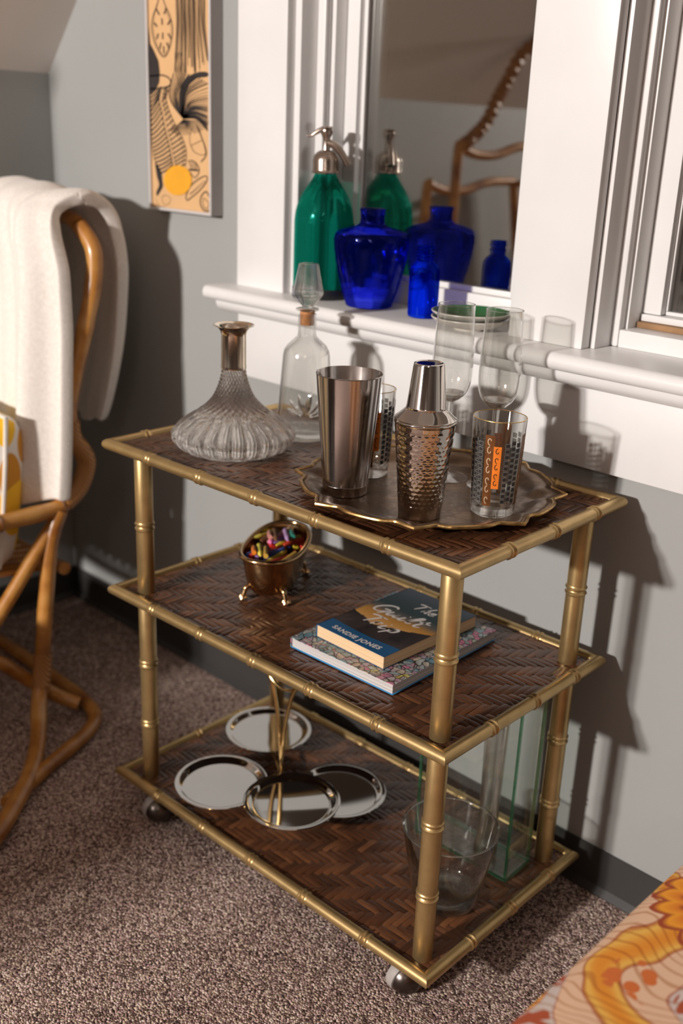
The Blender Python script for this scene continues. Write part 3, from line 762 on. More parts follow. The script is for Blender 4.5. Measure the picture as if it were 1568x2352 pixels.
mk('lever', tube(lvp, lambda i, t: .0056 * (1 - .72 * t), 12), M['capmetal'], sph)
lab = MB()                       # raised lettering panel, illegible at this distance
for row in range(5):
    for k in range(7):
        a = radians(-26 + k * 8.5 + (row % 2) * 3) + radians(-14); z = .075 + row * .0125
        lab.add(box(-.0012, .0012, -.0011, .0011, -.0022, .0022, .0005, 1), Matrix.Rotation(a, 4, 'Z') @ Matrix.Translation((.0517, 0, z)))
mk('embossing', lab, M['siphon'], sph)

# cobalt vase with bubbles
vs = thing('cobalt_vase', 'broad shouldered cobalt blue vase with bubbles on the window stool', 'vase', (-.5400, .0045, ZS))
ob = [(0, .003), (.030, .001), (.0375, .0015), (.0400, .006), (.0440, .018), (.0515, .045), (.0575, .070), (.0610, .092), (.0622, .106), (.0610, .116), (.0560, .1225), (.0440, .1270), (.0300, .1305), (.0225, .1345), (.0200, .1390), (.0198, .150), (.0212, .157), (.0205, .1600)]
ib = [(0, .020), (.028, .020), (.036, .024), (.0425, .036), (.0490, .056), (.0540, .076), (.0570, .095), (.0578, .106), (.0560, .113), (.0500, .118), (.0380, .1225), (.0250, .1265), (.0180, .132), (.0160, .139), (.0160, .150), (.0175, .158), (.0205, .1600)]
def bub(a, r, z):
    if .02 < z < .12:
        row = (z - .02) / .0085; k = int(row); fz = row - k - .5; t = (a * 20 / (2 * pi) + (.5 if k % 2 else 0)) % 1 - .5
        return r + .0007 * max(0, 1 - (fz * 2.1) ** 2) * max(0, 1 - (t * 2.6) ** 2)
    return r
mk('vase_body', lathe(refine(ob, 4), 120, fn=bub), M['cobalt'], vs, ang=60)
mk('inner_wall', lathe(refine(ib, 2), 64), glass_thin('cobalt_inner', (.55, .62, .98), .6), vs)
# small cobalt bottle
sb = thing('blue_bottle', 'small bright blue screw neck bottle beside the cobalt vase', 'bottle', (-.4160, -.0020, ZS))
ob = [(0, .002), (.019, .0005), (.0228, .002), (.0242, .006), (.0245, .070), (.0238, .0765), (.0205, .0825), (.0150, .0875), (.0128, .090), (.0126, .094), (.0143, .0955), (.0143, .0985), (.0128, .100), (.0128, .1035), (.0142, .1050), (.0142, .1075), (.0130, .1090), (.0135, .1110), (.0130, .1125), (.0110, .1125)]
ib = [(0, .006), (.020, .006), (.0222, .010), (.0224, .069), (.0215, .075), (.018, .0805), (.013, .0855), (.0108, .090), (.0108, .1125)]
mk('bottle_body', lathe(ob, 56), M['cobalt2'], sb)
mk('inner_wall', lathe(ib, 48), glass_thin('cobalt2_inner', (.45, .62, .98), .6), sb)
# stacked green dishes
M['greenglaze'] = paint('green_glaze', (.018, .115, .035), .22, var=.12, coat=.4)
M['cream'] = paint('cream_glaze', (.66, .62, .56), .35, var=.05)
def dish(z, label, rz):
    d = thing('green_dish', label, 'dish', (-.3010, -.0250, ZS + z), rz, 'stacked green dishes on the window stool')
    mk('cream_underside', lathe([(0, .0022), (.020, .0020), (.0215, 0), (.0235, 0), (.0245, .0025), (.040, .0060), (.0530, .0112), (.0590, .0164), (.0602, .0176), (.0600, .0186), (.0586, .0190)], 72), M['cream'], d)
    mk('green_well', lathe([(0, .0052), (.030, .0054), (.042, .0080), (.0520, .0130), (.0586, .0190)], 72), M['greenglaze'], d)
    return d
dish(.0002, 'lower green glazed dish with pale rim, under another dish', 0)
dish(.0092, 'upper green glazed dish with pale rim, topmost of the stack', .4)

# ------------------------------------------------------------------ middle shelf: tub of crayons and two books
tub_uv = (-.512, .200); tub_ang = CA + radians(121)
tub = thing('bathtub_planter', 'small claw footed brass bathtub filled with crayons on the middle shelf', 'tub', cartp(*tub_uv, ZM), tub_ang)
TL, TW = .098, .050              # half length, half width at the rim
def tub_ring(k, z, n=64, e=2.35):
    out = []
    for i in range(n):
        a = 2 * pi * i / n; c, s = cos(a), sin(a)
        out.append((k * TL * abs(c) ** (2 / e) * (1 if c >= 0 else -1) - (0.0), k * TW * abs(s) ** (2 / e) * (1 if s >= 0 else -1), z))
    return out
def loft(rings, cap0=True, cap1=False):
    n = len(rings[0]); v = []; f = []
    for rg in rings: v += rg
    for q in range(len(rings) - 1):
        for i in range(n): f.append((q * n + i, q * n + (i + 1) % n, (q + 1) * n + (i + 1) % n, (q + 1) * n + i))
    if cap0: f.append(tuple(range(n - 1, -1, -1)))
    if cap1: f.append(tuple((len(rings) - 1) * n + i for i in range(n)))
    return v, f
def rimz(x): return .073 + .006 * (x / TL) ** 2
lv_o = [(.60, .012), (.74, .0145), (.82, .023), (.88, .042), (.93, .060)]
rg = [tub_ring(k, z) for k, z in lv_o]
top = [(x, y, rimz(x)) for x, y, z in tub_ring(.965, 0)]
lip = [(x, y, rimz(x) + .0015) for x, y, z in tub_ring(1.02, 0)]
inner = [[(x, y, rimz(x) - .0005) for x, y, z in tub_ring(.935, 0)], tub_ring(.90, .058), tub_ring(.84, .038), tub_ring(.74, .021), tub_ring(.4, .0185)]
tv, tf = loft(rg + [top], True); mk('tub_shell', (tv, tf), M['brasstub'], tub)
iv, if_ = loft(inner[::-1], True); if_ = [tuple(reversed(q)) for q in if_]
mk('tub_lining', (iv, if_), M['brasstub'], tub)
mk('rolled_rim', tube([(x, y, rimz(x) + .001) for x, y, z in tub_ring(.985, 0)], .0040, 10, closed=True), M['brasstub'], tub)
for sx_ in (-1, 1):
    for sy_ in (-1, 1):
        pth = smooth_path([(sx_ * .056, sy_ * .024, .022), (sx_ * .064, sy_ * .031, .021), (sx_ * .066, sy_ * .034, .013), (sx_ * .067, sy_ * .036, .005)], 4)
        fm = MB().add(tube(pth, lambda i, t: .0050 - .0018 * t, 10))
        for dx, dy in ((.004, 0), (-.002, .0035), (-.002, -.0035)):
            fm.add(lathe([(0, 0), (.0030, .0006), (.0045, .0035), (.0030, .0070), (0, .0080)], 12), Matrix.Translation((sx_ * (.067 + dx), sy_ * .036 + dy, 0)))
        mk('claw_foot', fm, M['brasstub'], tub)

PAL = [('red', (.62, .03, .02)), ('orange', (.85, .24, .02)), ('yellow', (.80, .58, .04)), ('green', (.06, .36, .05)), ('teal', (.03, .26, .20)), ('blue', (.04, .10, .45)), ('violet', (.26, .14, .42)),
       ('lilac', (.50, .30, .55)), ('pink', (.72, .16, .36)), ('peach', (.80, .48, .32)), ('brown', (.20, .085, .035)), ('scarlet', (.80, .07, .03)), ('mint', (.22, .55, .40)), ('salmon', (.70, .30, .24)), ('gold', (.66, .38, .05)), ('lemon', (.90, .78, .12))]
CR = {}
for nm, c in PAL:
    wm = paint('wax_' + nm, c, .45, var=.08, nscale=60)
    pm = paint('wrapper_' + nm, tuple(x * .72 + .01 for x in c), .7, var=.15, nscale=90)
    CR[nm] = (wm, pm)
RC = .0042
def crayon(nm, p, d, ln):
    d = Vector(d).normalized(); o = bpy.data.objects.new('crayon', None); COL.objects.link(o); o.empty_display_size = .01
    tag(o, nm + ' wax crayon with a paper wrapper in the brass bathtub', 'crayon', 'crayons in the brass bathtub')
    o.location = p; o.rotation_mode = 'QUATERNION'; o.rotation_quaternion = d.to_track_quat('Z', 'Y')
    mk('wax', lathe([(0, -ln / 2), (RC * .92, -ln / 2), (RC * .92, ln / 2 - .0105), (RC * .88, ln / 2 - .0100), (RC * .45, ln / 2 - .001), (RC * .3, ln / 2), (0, ln / 2)], 12), CR[nm][0], o)
    mk('wrapper', lathe([(RC * .93, -ln / 2 + .004), (RC, -ln / 2 + .004), (RC, ln / 2 - .016), (RC * .93, ln / 2 - .016)], 12), CR[nm][1], o)
rc = random.Random(11)
Tm = Matrix.Translation(cartp(*tub_uv, ZM)) @ Matrix.Rotation(tub_ang, 4, 'Z')
names = [p[0] for p in PAL]; cnt = 0
for layer, (z, ang, hl, hw) in enumerate([(.044, 8, .068, .035), (.0530, -24, .070, .036), (.0620, 34, .073, .038), (.0705, -22, .075, .039), (.0785, 18, .062, .030)]):
    A = radians(ang); dv = Vector((cos(A), sin(A), 0)); pv = Vector((-sin(A), cos(A), 0))
    step = .0094
    for i in range(-9, 10):
        for seg_ in (-1, 1):
            c = pv * (i * step) + dv * (seg_ * .038 + rc.uniform(-.006, .006))
            ln = rc.uniform(.052, .068)
            ok = True
            for e in (-1, 1):
                q = c + dv * (e * ln / 2)
                if (abs(q.x) / (hl * 1.22)) ** 2.3 + (abs(q.y) / (hw * 1.16)) ** 2.3 > 1: ok = False
            if not ok:
                ln = .040
                ok = all((abs((c + dv * (e * ln / 2)).x) / (hl * 1.22)) ** 2.3 + (abs((c + dv * (e * ln / 2)).y) / (hw * 1.16)) ** 2.3 <= 1 for e in (-1, 1))
            if not ok: continue
            if layer < 2 and rc.random() < .5: continue
            if layer == 4 and rc.random() < .4: continue
            sgn = rc.choice((-1, 1)); tilt = rc.uniform(-.05, .05) + (.10 if layer > 2 else 0) * rc.choice((-1, 1))
            dd = (Tm.to_3x3() @ (dv * sgn + pv * rc.uniform(-.03, .03))) + Vector((0, 0, tilt))
            crayon(names[cnt % len(names)], Tm @ Vector((c.x, c.y, z + rc.uniform(-.0006, .0006))), dd, ln)
            cnt += rc.choice((1, 3, 5, 2))

# books -------------------------------------------------------------------
M['page'] = paint('white_pages', (.70, .66, .63), .8, var=.05, nscale=6)
m, nt, b = new_mat('cream_page_block'); v = coords(nt, (2, 2, 900)); n1 = noise(nt, v, 1, 2)
nt.links.new(ramp(nt, n1.outputs[0], [(.3, (.66, .45, .25, 1)), (.7, (.80, .58, .35, 1))]), b.inputs['Base Color']); b.inputs['Roughness'].default_value = .85; M['pulp'] = m
m, nt, b = new_mat('grey_page_block'); v = coords(nt, (2, 2, 1400)); n1 = noise(nt, v, 1, 2)
nt.links.new(ramp(nt, n1.outputs[0], [(.3, (.38, .35, .33, 1)), (.7, (.72, .68, .65, 1))]), b.inputs['Base Color']); b.inputs['Roughness'].default_value = .85; M['pages2'] = m
M['bluecover'] = paint('blue_back_cover', (.03, .28, .60), .3, var=.05)
# doodle cover
m, nt, b = new_mat('doodle_cover'); v = coords(nt); nw = noise(nt, v, 22, 2)
sc_ = N(nt, 'ShaderNodeVectorMath'); sc_.operation = 'SCALE'; sc_.inputs['Scale'].default_value = .03
vm = N(nt, 'ShaderNodeVectorMath'); vm.operation = 'ADD'; nt.links.new(nw.outputs['Color'], sc_.inputs[0]); nt.links.new(v, vm.inputs[0]); nt.links.new(sc_.outputs[0], vm.inputs[1])
vo = N(nt, 'ShaderNodeTexVoronoi'); vo.inputs['Scale'].default_value = 105; nt.links.new(vm.outputs[0], vo.inputs['Vector'])
ve = N(nt, 'ShaderNodeTexVoronoi'); ve.feature = 'DISTANCE_TO_EDGE'; ve.inputs['Scale'].default_value = 105; nt.links.new(vm.outputs[0], ve.inputs['Vector'])
n6 = noise(nt, v, 9, 1)
sp = N(nt, 'ShaderNodeSeparateColor'); nt.links.new(vo.outputs['Color'], sp.inputs[0])
tone = math_n(nt, 'ADD', math_n(nt, 'MULTIPLY', sp.outputs[0], .5), math_n(nt, 'MULTIPLY', n6.outputs[0], .55))
cc = ramp(nt, tone, [(0, (.05, .16, .24, 1)), (.30, (.16, .32, .38, 1)), (.42, (.45, .50, .48, 1)), (.52, (.62, .50, .38, 1)), (.60, (.40, .36, .44, 1)), (.68, (.62, .20, .30, 1)), (.74, (.26, .42, .46, 1)), (.84, (.66, .52, .12, 1)), (.9, (.5, .47, .45, 1))])
ed = ramp(nt, ve.outputs['Distance'], [(.04, (.10, .09, .10, 1)), (.09, (1, 1, 1, 1))])
wv_ = N(nt, 'ShaderNodeTexWave'); wv_.wave_type = 'RINGS'; wv_.inputs['Scale'].default_value = 40; wv_.inputs['Distortion'].default_value = 9; nt.links.new(vm.outputs[0], wv_.inputs['Vector'])
cc = mixc(nt, 1.0, cc, ed, 'MULTIPLY'); cc = mixc(nt, .3, cc, wv_.outputs['Color'], 'MULTIPLY')
nt.links.new(cc, b.inputs['Base Color']); b.inputs['Roughness'].default_value = .3; M['doodle'] = m

cbk = thing('colouring_book', 'large paisley covered colouring book with blue back cover under the paperback', 'book', cartp(-.3345, .0625, ZM + .0004), CA + radians(.4))
cw, ch, ct = .1965, .2450, .0165
mk('back_cover', box(0, cw, 0, ch, 0, .0012, .0004, 1), M['bluecover'], cbk)
mk('page_block', box(.0012, cw - .002, .002, ch - .002, .0012, ct - .0012), M['pages2'], cbk, smooth=False)
mk('front_cover', box(0, cw, 0, ch, ct - .0012, ct, .0004, 1), M['doodle'], cbk)
mk('spine', box(-.0012, .0011, 0, ch, 0, ct, .0005, 1), M['doodle'], cbk)

# paperback cover picture
m, nt, b = new_mat('novel_cover'); tc = N(nt, 'ShaderNodeTexCoord'); sx3 = N(nt, 'ShaderNodeSeparateXYZ'); nt.links.new(tc.outputs['Object'], sx3.inputs[0])
PW, PH, PT = .1355, .2060, .0195
U = math_n(nt, 'DIVIDE', sx3.outputs[0], PW); V = math_n(nt, 'DIVIDE', sx3.outputs[1], PH)
nz = noise(nt, tc.outputs['Object'], 26, 4, .6); nb = noise(nt, tc.outputs['Object'], 9, 2)
sky = ramp(nt, math_n(nt, 'ADD', V, math_n(nt, 'MULTIPLY', math_n(nt, 'SUBTRACT', nb.outputs[0], .5), .16)), [(.28, (.60, .42, .25, 1)), (.40, (.72, .36, .10, 1)), (.50, (.55, .26, .05, 1)), (.57, (.14, .12, .10, 1)), (.66, (.030, .055, .060, 1)), (.9, (.015, .035, .055, 1)), (1, (.012, .028, .06, 1))])
hl = math_n(nt, 'ADD', math_n(nt, 'ADD', .30, math_n(nt, 'MULTIPLY', math_n(nt, 'ABSOLUTE', math_n(nt, 'SUBTRACT', U, .36)), .30)), math_n(nt, 'MULTIPLY', math_n(nt, 'SUBTRACT', nz.outputs[0], .5), .12))
hill = math_n(nt, 'LESS_THAN', V, hl)
cl = mixc(nt, hill, sky, ramp(nt, nz.outputs[0], [(.35, (.016, .012, .014, 1)), (.7, (.07, .05, .045, 1))]))
bl = math_n(nt, 'LESS_THAN', V, math_n(nt, 'ADD', .165, math_n(nt, 'MULTIPLY', math_n(nt, 'SINE', math_n(nt, 'MULTIPLY', U, 3.1)), -.02)))
cl = mixc(nt, bl, cl, (.012, .10, .24, 1))
nt.links.new(cl, b.inputs['Base Color']); b.inputs['Roughness'].default_value = .25; M['novel'] = m
M['letter'] = paint('cover_lettering', (.80, .74, .70), .5, var=.02)
pbk = thing('paperback_novel', 'thick paperback novel with dark sunset cover lying on the colouring book', 'book', cartp(-.3105, .0915, ZM + ct + .0008), CA + radians(-2.2))
mk('page_block', box(.001, PW - .001, .0008, PH - .0008, .0006, PT - .0006), M['pulp'], pbk, smooth=False)
def sheet(z0, z1, lift):         # cover with a slight bow
    v = []; f = []; n = 12
    for i in range(n + 1):
        x = PW * i / n; l = lift * sin(pi * i / n)
        v += [(x, 0, z0 + l), (x, PH, z0 + l), (x, 0, z1 + l), (x, PH, z1 + l)]
    for i in range(n):
        a = i * 4; c = a + 4
        f += [(a, a + 1, c + 1, c), (a + 2, c + 2, c + 3, a + 3), (a, c, c + 2, a + 2), (a + 1, a + 3, c + 3, c + 1)]
    f += [(0, 2, 3, 1), (n * 4, n * 4 + 1, n * 4 + 3, n * 4 + 2)]
    return v, f
mk('front_cover', box(0, PW, 0, PH, PT - .0006, PT), M['novel'], pbk, smooth=False)
mk('back_cover', box(0, PW, 0, PH, 0, .0006), M['novel'], pbk, smooth=False)
mk('spine', box(-.0006, .0009, 0, PH, 0, PT), M['novel'], pbk, smooth=False)
LZ = PT + .0003
# brush lettering as strokes: each letter a list of strokes in a unit box
BR = {
 'T': [[(.0, .92), (.3, 1.0), (.95, .98)], [(.62, 1.0), (.45, .5), (.30, 0)]],
 'h': [[(.55, 1.1), (.30, .5), (.08, 0)], [(.15, .28), (.40, .50), (.48, .38), (.38, .05), (.60, .04)]],
 'e': [[(.05, .22), (.38, .30), (.40, .48), (.20, .44), (.06, .18), (.22, 0), (.55, .12)]],
 'G': [[(.98, .88), (.80, 1.05), (.40, .92), (.08, .45), (.16, .02), (.55, .02), (.86, .40)], [(.52, .44), (.90, .44), (.72, -.05), (.62, -.22)]],
 'u': [[(.12, .48), (.02, .10), (.18, 0), (.46, .30), (.55, .50)], [(.55, .50), (.46, .08), (.62, .02), (.78, .14)]],
 'i': [[(.20, .46), (.08, .06), (.24, 0), (.42, .14)], [(.28, .66), (.31, .70)]],
 'l': [[(.05, .10), (.42, .80), (.44, 1.05), (.28, .92), (.10, .20), (.20, 0), (.42, .12)]],
 't': [[(.42, .98), (.16, .18), (.26, 0), (.50, .12)], [(.02, .62), (.66, .72)]],
 'r': [[(.18, .50), (.04, 0)], [(.10, .25), (.26, .46), (.46, .46)]],
 'p': [[(.24, .50), (-.02, -.38)], [(.12, .22), (.34, .50), (.50, .40), (.42, .08), (.16, .02)]],
}
def brush(word, adv, u, v, s, w, slant=.12, rise=0.0):
    mb = MB(); x = 0
    for ch_, ad in zip(word, adv):
        for stk in BR[ch_]:
            P = smooth_path([(p[0] + x + slant * p[1], p[1] + rise * x, 0) for p in stk], 6)
            mb.add(ribbon([(u + p.x * s, v + p.y * s) for p in P], lambda t: w * (.65 + .5 * sin(pi * min(1, t + .15))), LZ))
        x += ad
    return mb
ttl = MB()
for mb in (brush('The', (.80, .62, .5), .052, .150, .022, .0032), brush('Guilt', (1.02, .76, .46, .50, .6), .012, .104, .029, .0040), brush('Trip', (.72, .52, .50, .6), .026, .062, .030, .0040)):
    ttl.add((mb.v, mb.f))
mk('title_lettering', ttl, M['letter'], pbk, smooth=False)
def text_mesh(body, size, bold=0.0):
    c = bpy.data.curves.new('txt', 'FONT'); c.body = body; c.size = size; c.offset = bold; c.align_x = 'CENTER'; c.space_character = 1.12; c.resolution_u = 3
    o = bpy.data.objects.new('txt', c); me = bpy.data.meshes.new_from_object(o)
    r = ([tuple(q.co) for q in me.vertices], [tuple(p.vertices) for p in me.polygons])
    bpy.data.objects.remove(o); bpy.data.curves.remove(c); bpy.data.meshes.remove(me); return r
au = text_mesh('SANDIE JONES', .0135, .00045)
av = [(PW * .5 + x * .98, .0105 - .0045 * sin(pi * (x / PW + .5)) + y + .002, LZ) for x, y, z in au[0]]
mk('author_lettering', (av, au[1]), M['letter'], pbk, smooth=False)

# ------------------------------------------------------------------ bottom shelf
# four dish silver server
srv = thing('dish_server', 'silver server of four round dishes around a brass handle on the bottom shelf', 'serving dish', cartp(-.452, .163, ZB), CA)
pl = [(0, .0024), (.060, .0022), (.0655, .0034), (.0690, .0075), (.0735, .0092), (.0775, .0098), (.0785, .0090), (.0780, .0078), (.0740, .0074), (.0700, .0060), (.0660, .0014), (.0600, 0), (0, .0004)]
pme = None
for (du, dv, z) in [(.090, -.062, .040), (-.044, -.096, .026), (-.110, .074, .026), (.104, .036, .020)]:
    o = mk('round_dish', lathe(pl, 96), M['chrome'], srv) if pme is None else bpy.data.objects.new('round_dish', pme)
    if pme is None: pme = o.data
    else: COL.objects.link(o); o.parent = srv
    o.location = (du, dv, z)
    d = Vector((du, dv, 0)).normalized()
    mk('arm', tube(smooth_path([(0, 0, .018), (d.x * .03, d.y * .03, z - .004), (du - d.x * .02, dv - d.y * .02, z - .0015)], 5), .0022, 8), M['brass'], srv)
    mk('peg_foot', lathe([(0, 0), (.0045, 0), (.0055, .002), (.0040, .006), (.0035, z + .0004), (0, z + .0004)], 16), M['brass'], bpy.data.objects[srv.name]).location = (du, dv, 0)
mk('handle_post', lathe([(0, 0), (.007, 0), (.008, .003), (.0042, .008), (.0036, .030), (.0036, .085), (0, .086)], 16), M['brass'], srv)
for s_ in (-1, 1):
    pth = smooth_path([(s_ * .0022, 0, .060), (s_ * .005, 0, .100), (s_ * .013, 0, .150), (s_ * .024, 0, .190), (s_ * .034, 0, .207)], 6)
    mk('handle_rod', tube(pth, lambda i, t: .0030 + .0012 * t * t, 10), M['brass'], srv)
mk('handle_bar', tube(smooth_path([(-.034, 0, .207), (-.018, 0, .196), (0, 0, .192), (.018, 0, .196), (.034, 0, .207)], 5), .0028, 10), M['brass'], srv)

# tapered glass bowl
bw = thing('glass_bowl', 'tapered clear glass bowl standing at the front corner of the bottom shelf', 'glass bowl', cartp(-.0815, .1480, ZB))
mk('bowl_wall', lathe([(0, .004), (.036, .0035), (.0430, .001), (.0468, 0), (.0490, .003), (.0505, .010), (.0705, .1240), (.0700, .1256), (.0685, .1250), (.0672, .1230), (.0472, .013), (.0440, .0095), (.030, .0085), (0, .009)], 96), M['clear'], bw, ang=60)
mk('thick_base', lathe([(0, .0042), (.036, .0037), (.0430, .0014), (.0464, .0006), (.0484, .003), (.0492, .008), (.0460, .0100), (.030, .0082), (0, .0086)], 80), M['thick'], bw)
mk('rim_bead', tube([(.0693 * cos(a), .0693 * sin(a), .1246) for a in [2 * pi * k / 90 for k in range(90)]], .0014, 8, closed=True), M['thick'], bw)

# rectangular slab glass vase
vz = thing('rectangular_vase', 'tall rectangular vase of greenish slab glass at the back of the bottom shelf', 'vase', cartp(-.0350, .2370, ZB), CA + radians(1.0))
vl, vd, vh, g_ = .176, .068, .325, .0046
for (x0, x1, y0, y1) in [(-vl, 0, 0, g_), (-vl, 0, vd - g_, vd), (-vl, -vl + g_, g_, vd - g_), (-g_, 0, g_, vd - g_)]:
    mk('glass_side', box(x0, x1, y0, y1, .0062, vh), M['slab'], vz, smooth=False)
mk('glass_floor', box(-vl, 0, 0, vd, 0, .006), M['slab'], vz, smooth=False)
for (x, y) in ((-g_ / 2, g_ / 2), (-g_ / 2, vd - g_ / 2), (-vl + g_ / 2, g_ / 2), (-vl + g_ / 2, vd - g_ / 2)):
    mk('green_edge', box(x - .0021, x + .0021, y - .0021, y + .0021, .0064, vh - .0002, .0006, 1), M['greenedge'], vz)
for (a, b_, c, d) in ((-vl, 0, .0002, .0018), (-vl, 0, vd - .0018, vd - .0002), (-.0018, -.0002, .0019, vd - .0019), (-vl + .0002, -vl + .0018, .0019, vd - .0019)):
    mk('green_edge', box(a, b_, c, d, .0004, .0056), M['greenedge'], vz, smooth=False)
# slim bud vase inside the rectangular one
bv = thing('slim_vase', 'slim flared clear glass vase standing inside the rectangular vase', 'vase', cartp(-.098, .272, ZB + .0064), CA)
mk('vase_wall', lathe([(.0200, .300), (.0188, .240), (.0165, .150), (.0155, .080), (.0165, .030), (.0195, .006), (.0185, 0), (0, .001), (0, .012), (.0150, .014), (.0140, .040), (.0132, .080), (.0142, .150), (.0165, .240), (.0180, .300)], 48), M['thick'], bv)

# ------------------------------------------------------------------ picture on the wall
YP = -.0275
pic = thing('framed_print', 'tall narrow framed print of black plant drawings with a yellow disc', 'picture', (-1.015, -.001, .981))
px0, px1, pz1 = -.0975, .0955, .92
fw = .0052
for nm, (a, b_, c, d) in (('frame_side', (px0, px0 + fw, 0, pz1)), ('frame_side', (px1 - fw, px1, 0, pz1)), ('frame_rail', (px0 + fw, px1 - fw, 0, fw)), ('frame_rail', (px0 + fw, px1 - fw, pz1 - fw, pz1))):
    mk(nm, box(a, b_, YP + .0005, 0, c, d), M['frame_side'], pic, smooth=False)
    mk('frame_lip', box(a, b_, YP - .0005, YP + .0004, c, d), M['alu'], pic, smooth=False)
M['paper'] = paint('tan_print_paper', (.66, .40, .19), .75, var=.05, nscale=12)
mk('print_paper', box(px0 + fw, px1 - fw, -.0235, -.0225, fw, pz1 - fw), M['paper'], pic, smooth=False)
PYY = -.0247
YW = -.001 - .0237
def art(px):                     # photo pixel -> point of the print (local x, z)
    q = on_plane_y(px, YW); return (q.x + 1.015, q.z - .981)
def inside(P):
    return [(min(max(x, px0 + fw + .0005), px1 - fw - .0005), max(z, fw + .0005)) for x, z in P]
class Art:
    def __init__(s): s.mb = MB()
    def line(s, pts, w=.0011, closed=False, sm=5, raw=False):
        P = [art(p) for p in pts] if not raw else pts
        P = [(p.x, p.y) for p in smooth_path([(x, z, 0) for x, z in P], sm, closed)] if sm > 1 else P
        P = inside(P); v, f = ribbon(P, w, 0, closed); s.mb.add(([(x, PYY, z) for x, z, _ in v], [tuple(reversed(q)) for q in f]))
    def fill(s, pts, sm=4, y=None):
        P = [art(p) for p in pts]; P = [(p.x, p.y) for p in smooth_path([(x, z, 0) for x, z in P], sm, True)] if sm > 1 else P
        P = inside(P); n = len(P); s.mb.add(([(x, y or PYY, z) for x, z in P], [tuple(range(n))]))
A1 = Art(); ra = random.Random(3)
A1.fill([(337, -60), (338, 0), (341, 60), (345, 100), (353, 115), (364, 140), (367, 165), (366, 188), (358, 208), (346, 219), (340, 219), (334, 120)], 1)
A1.line([(360, -60), (366, -20), (362, 8), (351, 40), (349, 70), (358, 105), (376, 131), (390, 110), (397, 70), (391, 38), (377, 5), (374, -20), (380, -60)], .0016)
A1.line([(360, 10), (354, 42), (353, 70), (361, 103), (376, 127), (387, 108), (393, 70), (388, 42), (378, 18)], .0008)
for a, c in (((359, 20), (366, 34)), ((382, 20), (377, 32)), ((372, 42), (373, 57)), ((354, 52), (361, 61)), ((392, 46), (385, 57)), ((364, 77), (360, 90)), ((374, 75), (374, 90)), ((386, 77), (393, 88)), ((370, 98), (367, 113)), ((383, 98), (388, 110)), ((376, 106), (377, 122))): A1.line([a, c], .0030, sm=1)
for k in range(26):              # long strands
    x0 = 405 + k * 2.6 + ra.uniform(-1, 1); x1 = 401 + k * 3.15 + ra.uniform(-2, 2); xm = 406 + k * 2.6
    yb = ra.uniform(110, 175) if k > 8 else ra.uniform(160, 215) + (8 - k) * 0
    A1.line([(x0 - 1, -70), (x0, 0), (xm, 60), (x1, min(yb, 168))], ra.uniform(.0007, .0018))
for k in range(5): A1.line([(402 + k * 4, 120), (404 + k * 4.5, 160), (411 + k * 3, 200 + k * 2)], .0009)
for k in range(34):              # fan of ribs springing from one point
    th = radians(-12 + k * 3.9); cx, cy_ = 421, 272
    r1 = min(104 - 10 * sin(th), (477 - cx) / max(sin(th), .05))
    e = (cx + r1 * sin(th), cy_ - r1 * cos(th)); md = (cx + r1 * .5 * sin(th - .42), cy_ - r1 * .55 * cos(th - .42))
    A1.line([(cx, cy_), md, e], ra.choice((.0008, .0012, .0022)))
A1.fill([(418, 262), (412, 235), (414, 205), (430, 178), (455, 166), (476, 166), (476, 176), (452, 180), (434, 196), (425, 225), (424, 255)], 3)
for k in range(26):
    th = radians(95 + k * 5.2); A1.line([(421, 275), (421 + 24 * sin(th), 275 - 22 * cos(th)), (421 + (46 + 14 * (k < 12)) * sin(th), 275 - 36 * cos(th))], .0008)
A1.line([(345, 175), (375, 173), (391, 183), (389, 197), (366, 203), (345, 204)], .0026)
spn = [(371, 203), (366, 230), (373, 262), (380, 300), (388, 330), (394, 362), (398, 385)]
A1.line(spn, .0018); A1.line([(x + 6, y) for x, y in spn], .0008)
rt = [(388, 204), (382, 228), (390, 258), (404, 290), (420, 320), (428, 350), (426, 382)]
A1.line(rt, .0014); A1.line([(x - 6, y + 2) for x, y in rt], .0008)
lf = [(345, 222), (345, 260), (347, 300), (350, 335), (354, 365), (368, 395)]
A1.line(lf, .0010)
def lerp_path(P, t):
    q = t * (len(P) - 1); i = min(int(q), len(P) - 2); f_ = q - i
    return (P[i][0] + (P[i + 1][0] - P[i][0]) * f_, P[i][1] + (P[i + 1][1] - P[i][1]) * f_)
for k in range(19):
    t = k / 18; a = lerp_path(lf, t); c = lerp_path(spn, min(1, t * .98)); A1.line([(a[0] + 1, a[1] + 3), ((a[0] + c[0]) / 2, (a[1] + c[1]) / 2 + 2), (c[0] - 1, c[1] - 4)], .0030)
    d = lerp_path(rt, t); A1.line([(c[0] + 6, c[1] + 5), (d[0] - 1, d[1] - 5)], .0024, sm=1)
A1.fill([(357, 375), (364, 382), (371, 398), (373, 416), (374, 428), (368, 440), (361, 450), (360, 440), (366, 424), (361, 405)], 3)
A1.line([(441, 292), (436, 322), (446, 348), (466, 356), (472, 345), (456, 292)], .0010); A1.line([(452, 288), (474, 348), (462, 372)], .0020); A1.line([(438, 335), (464, 322)], .0008)
A1.line([(432, 372), (440, 368), (452, 376), (458, 392), (448, 408), (436, 395)], .0014); A1.line([(434, 390), (456, 391)], .0030)
for k in range(5): A1.line([(434 + k, 376 + k * 4), (444, 371 + k * 4), (455 - k, 382 + k * 3)], .0007)
A1.line([(430, 460), (428, 448), (440, 425), (462, 408), (475, 405), (474, 418), (458, 438), (440, 453)], .0018, closed=True)
for k in range(7): A1.line([(436 + k * 5, 446 - k * 5), (443 + k * 5, 442 - k * 4)], .0012, sm=1)
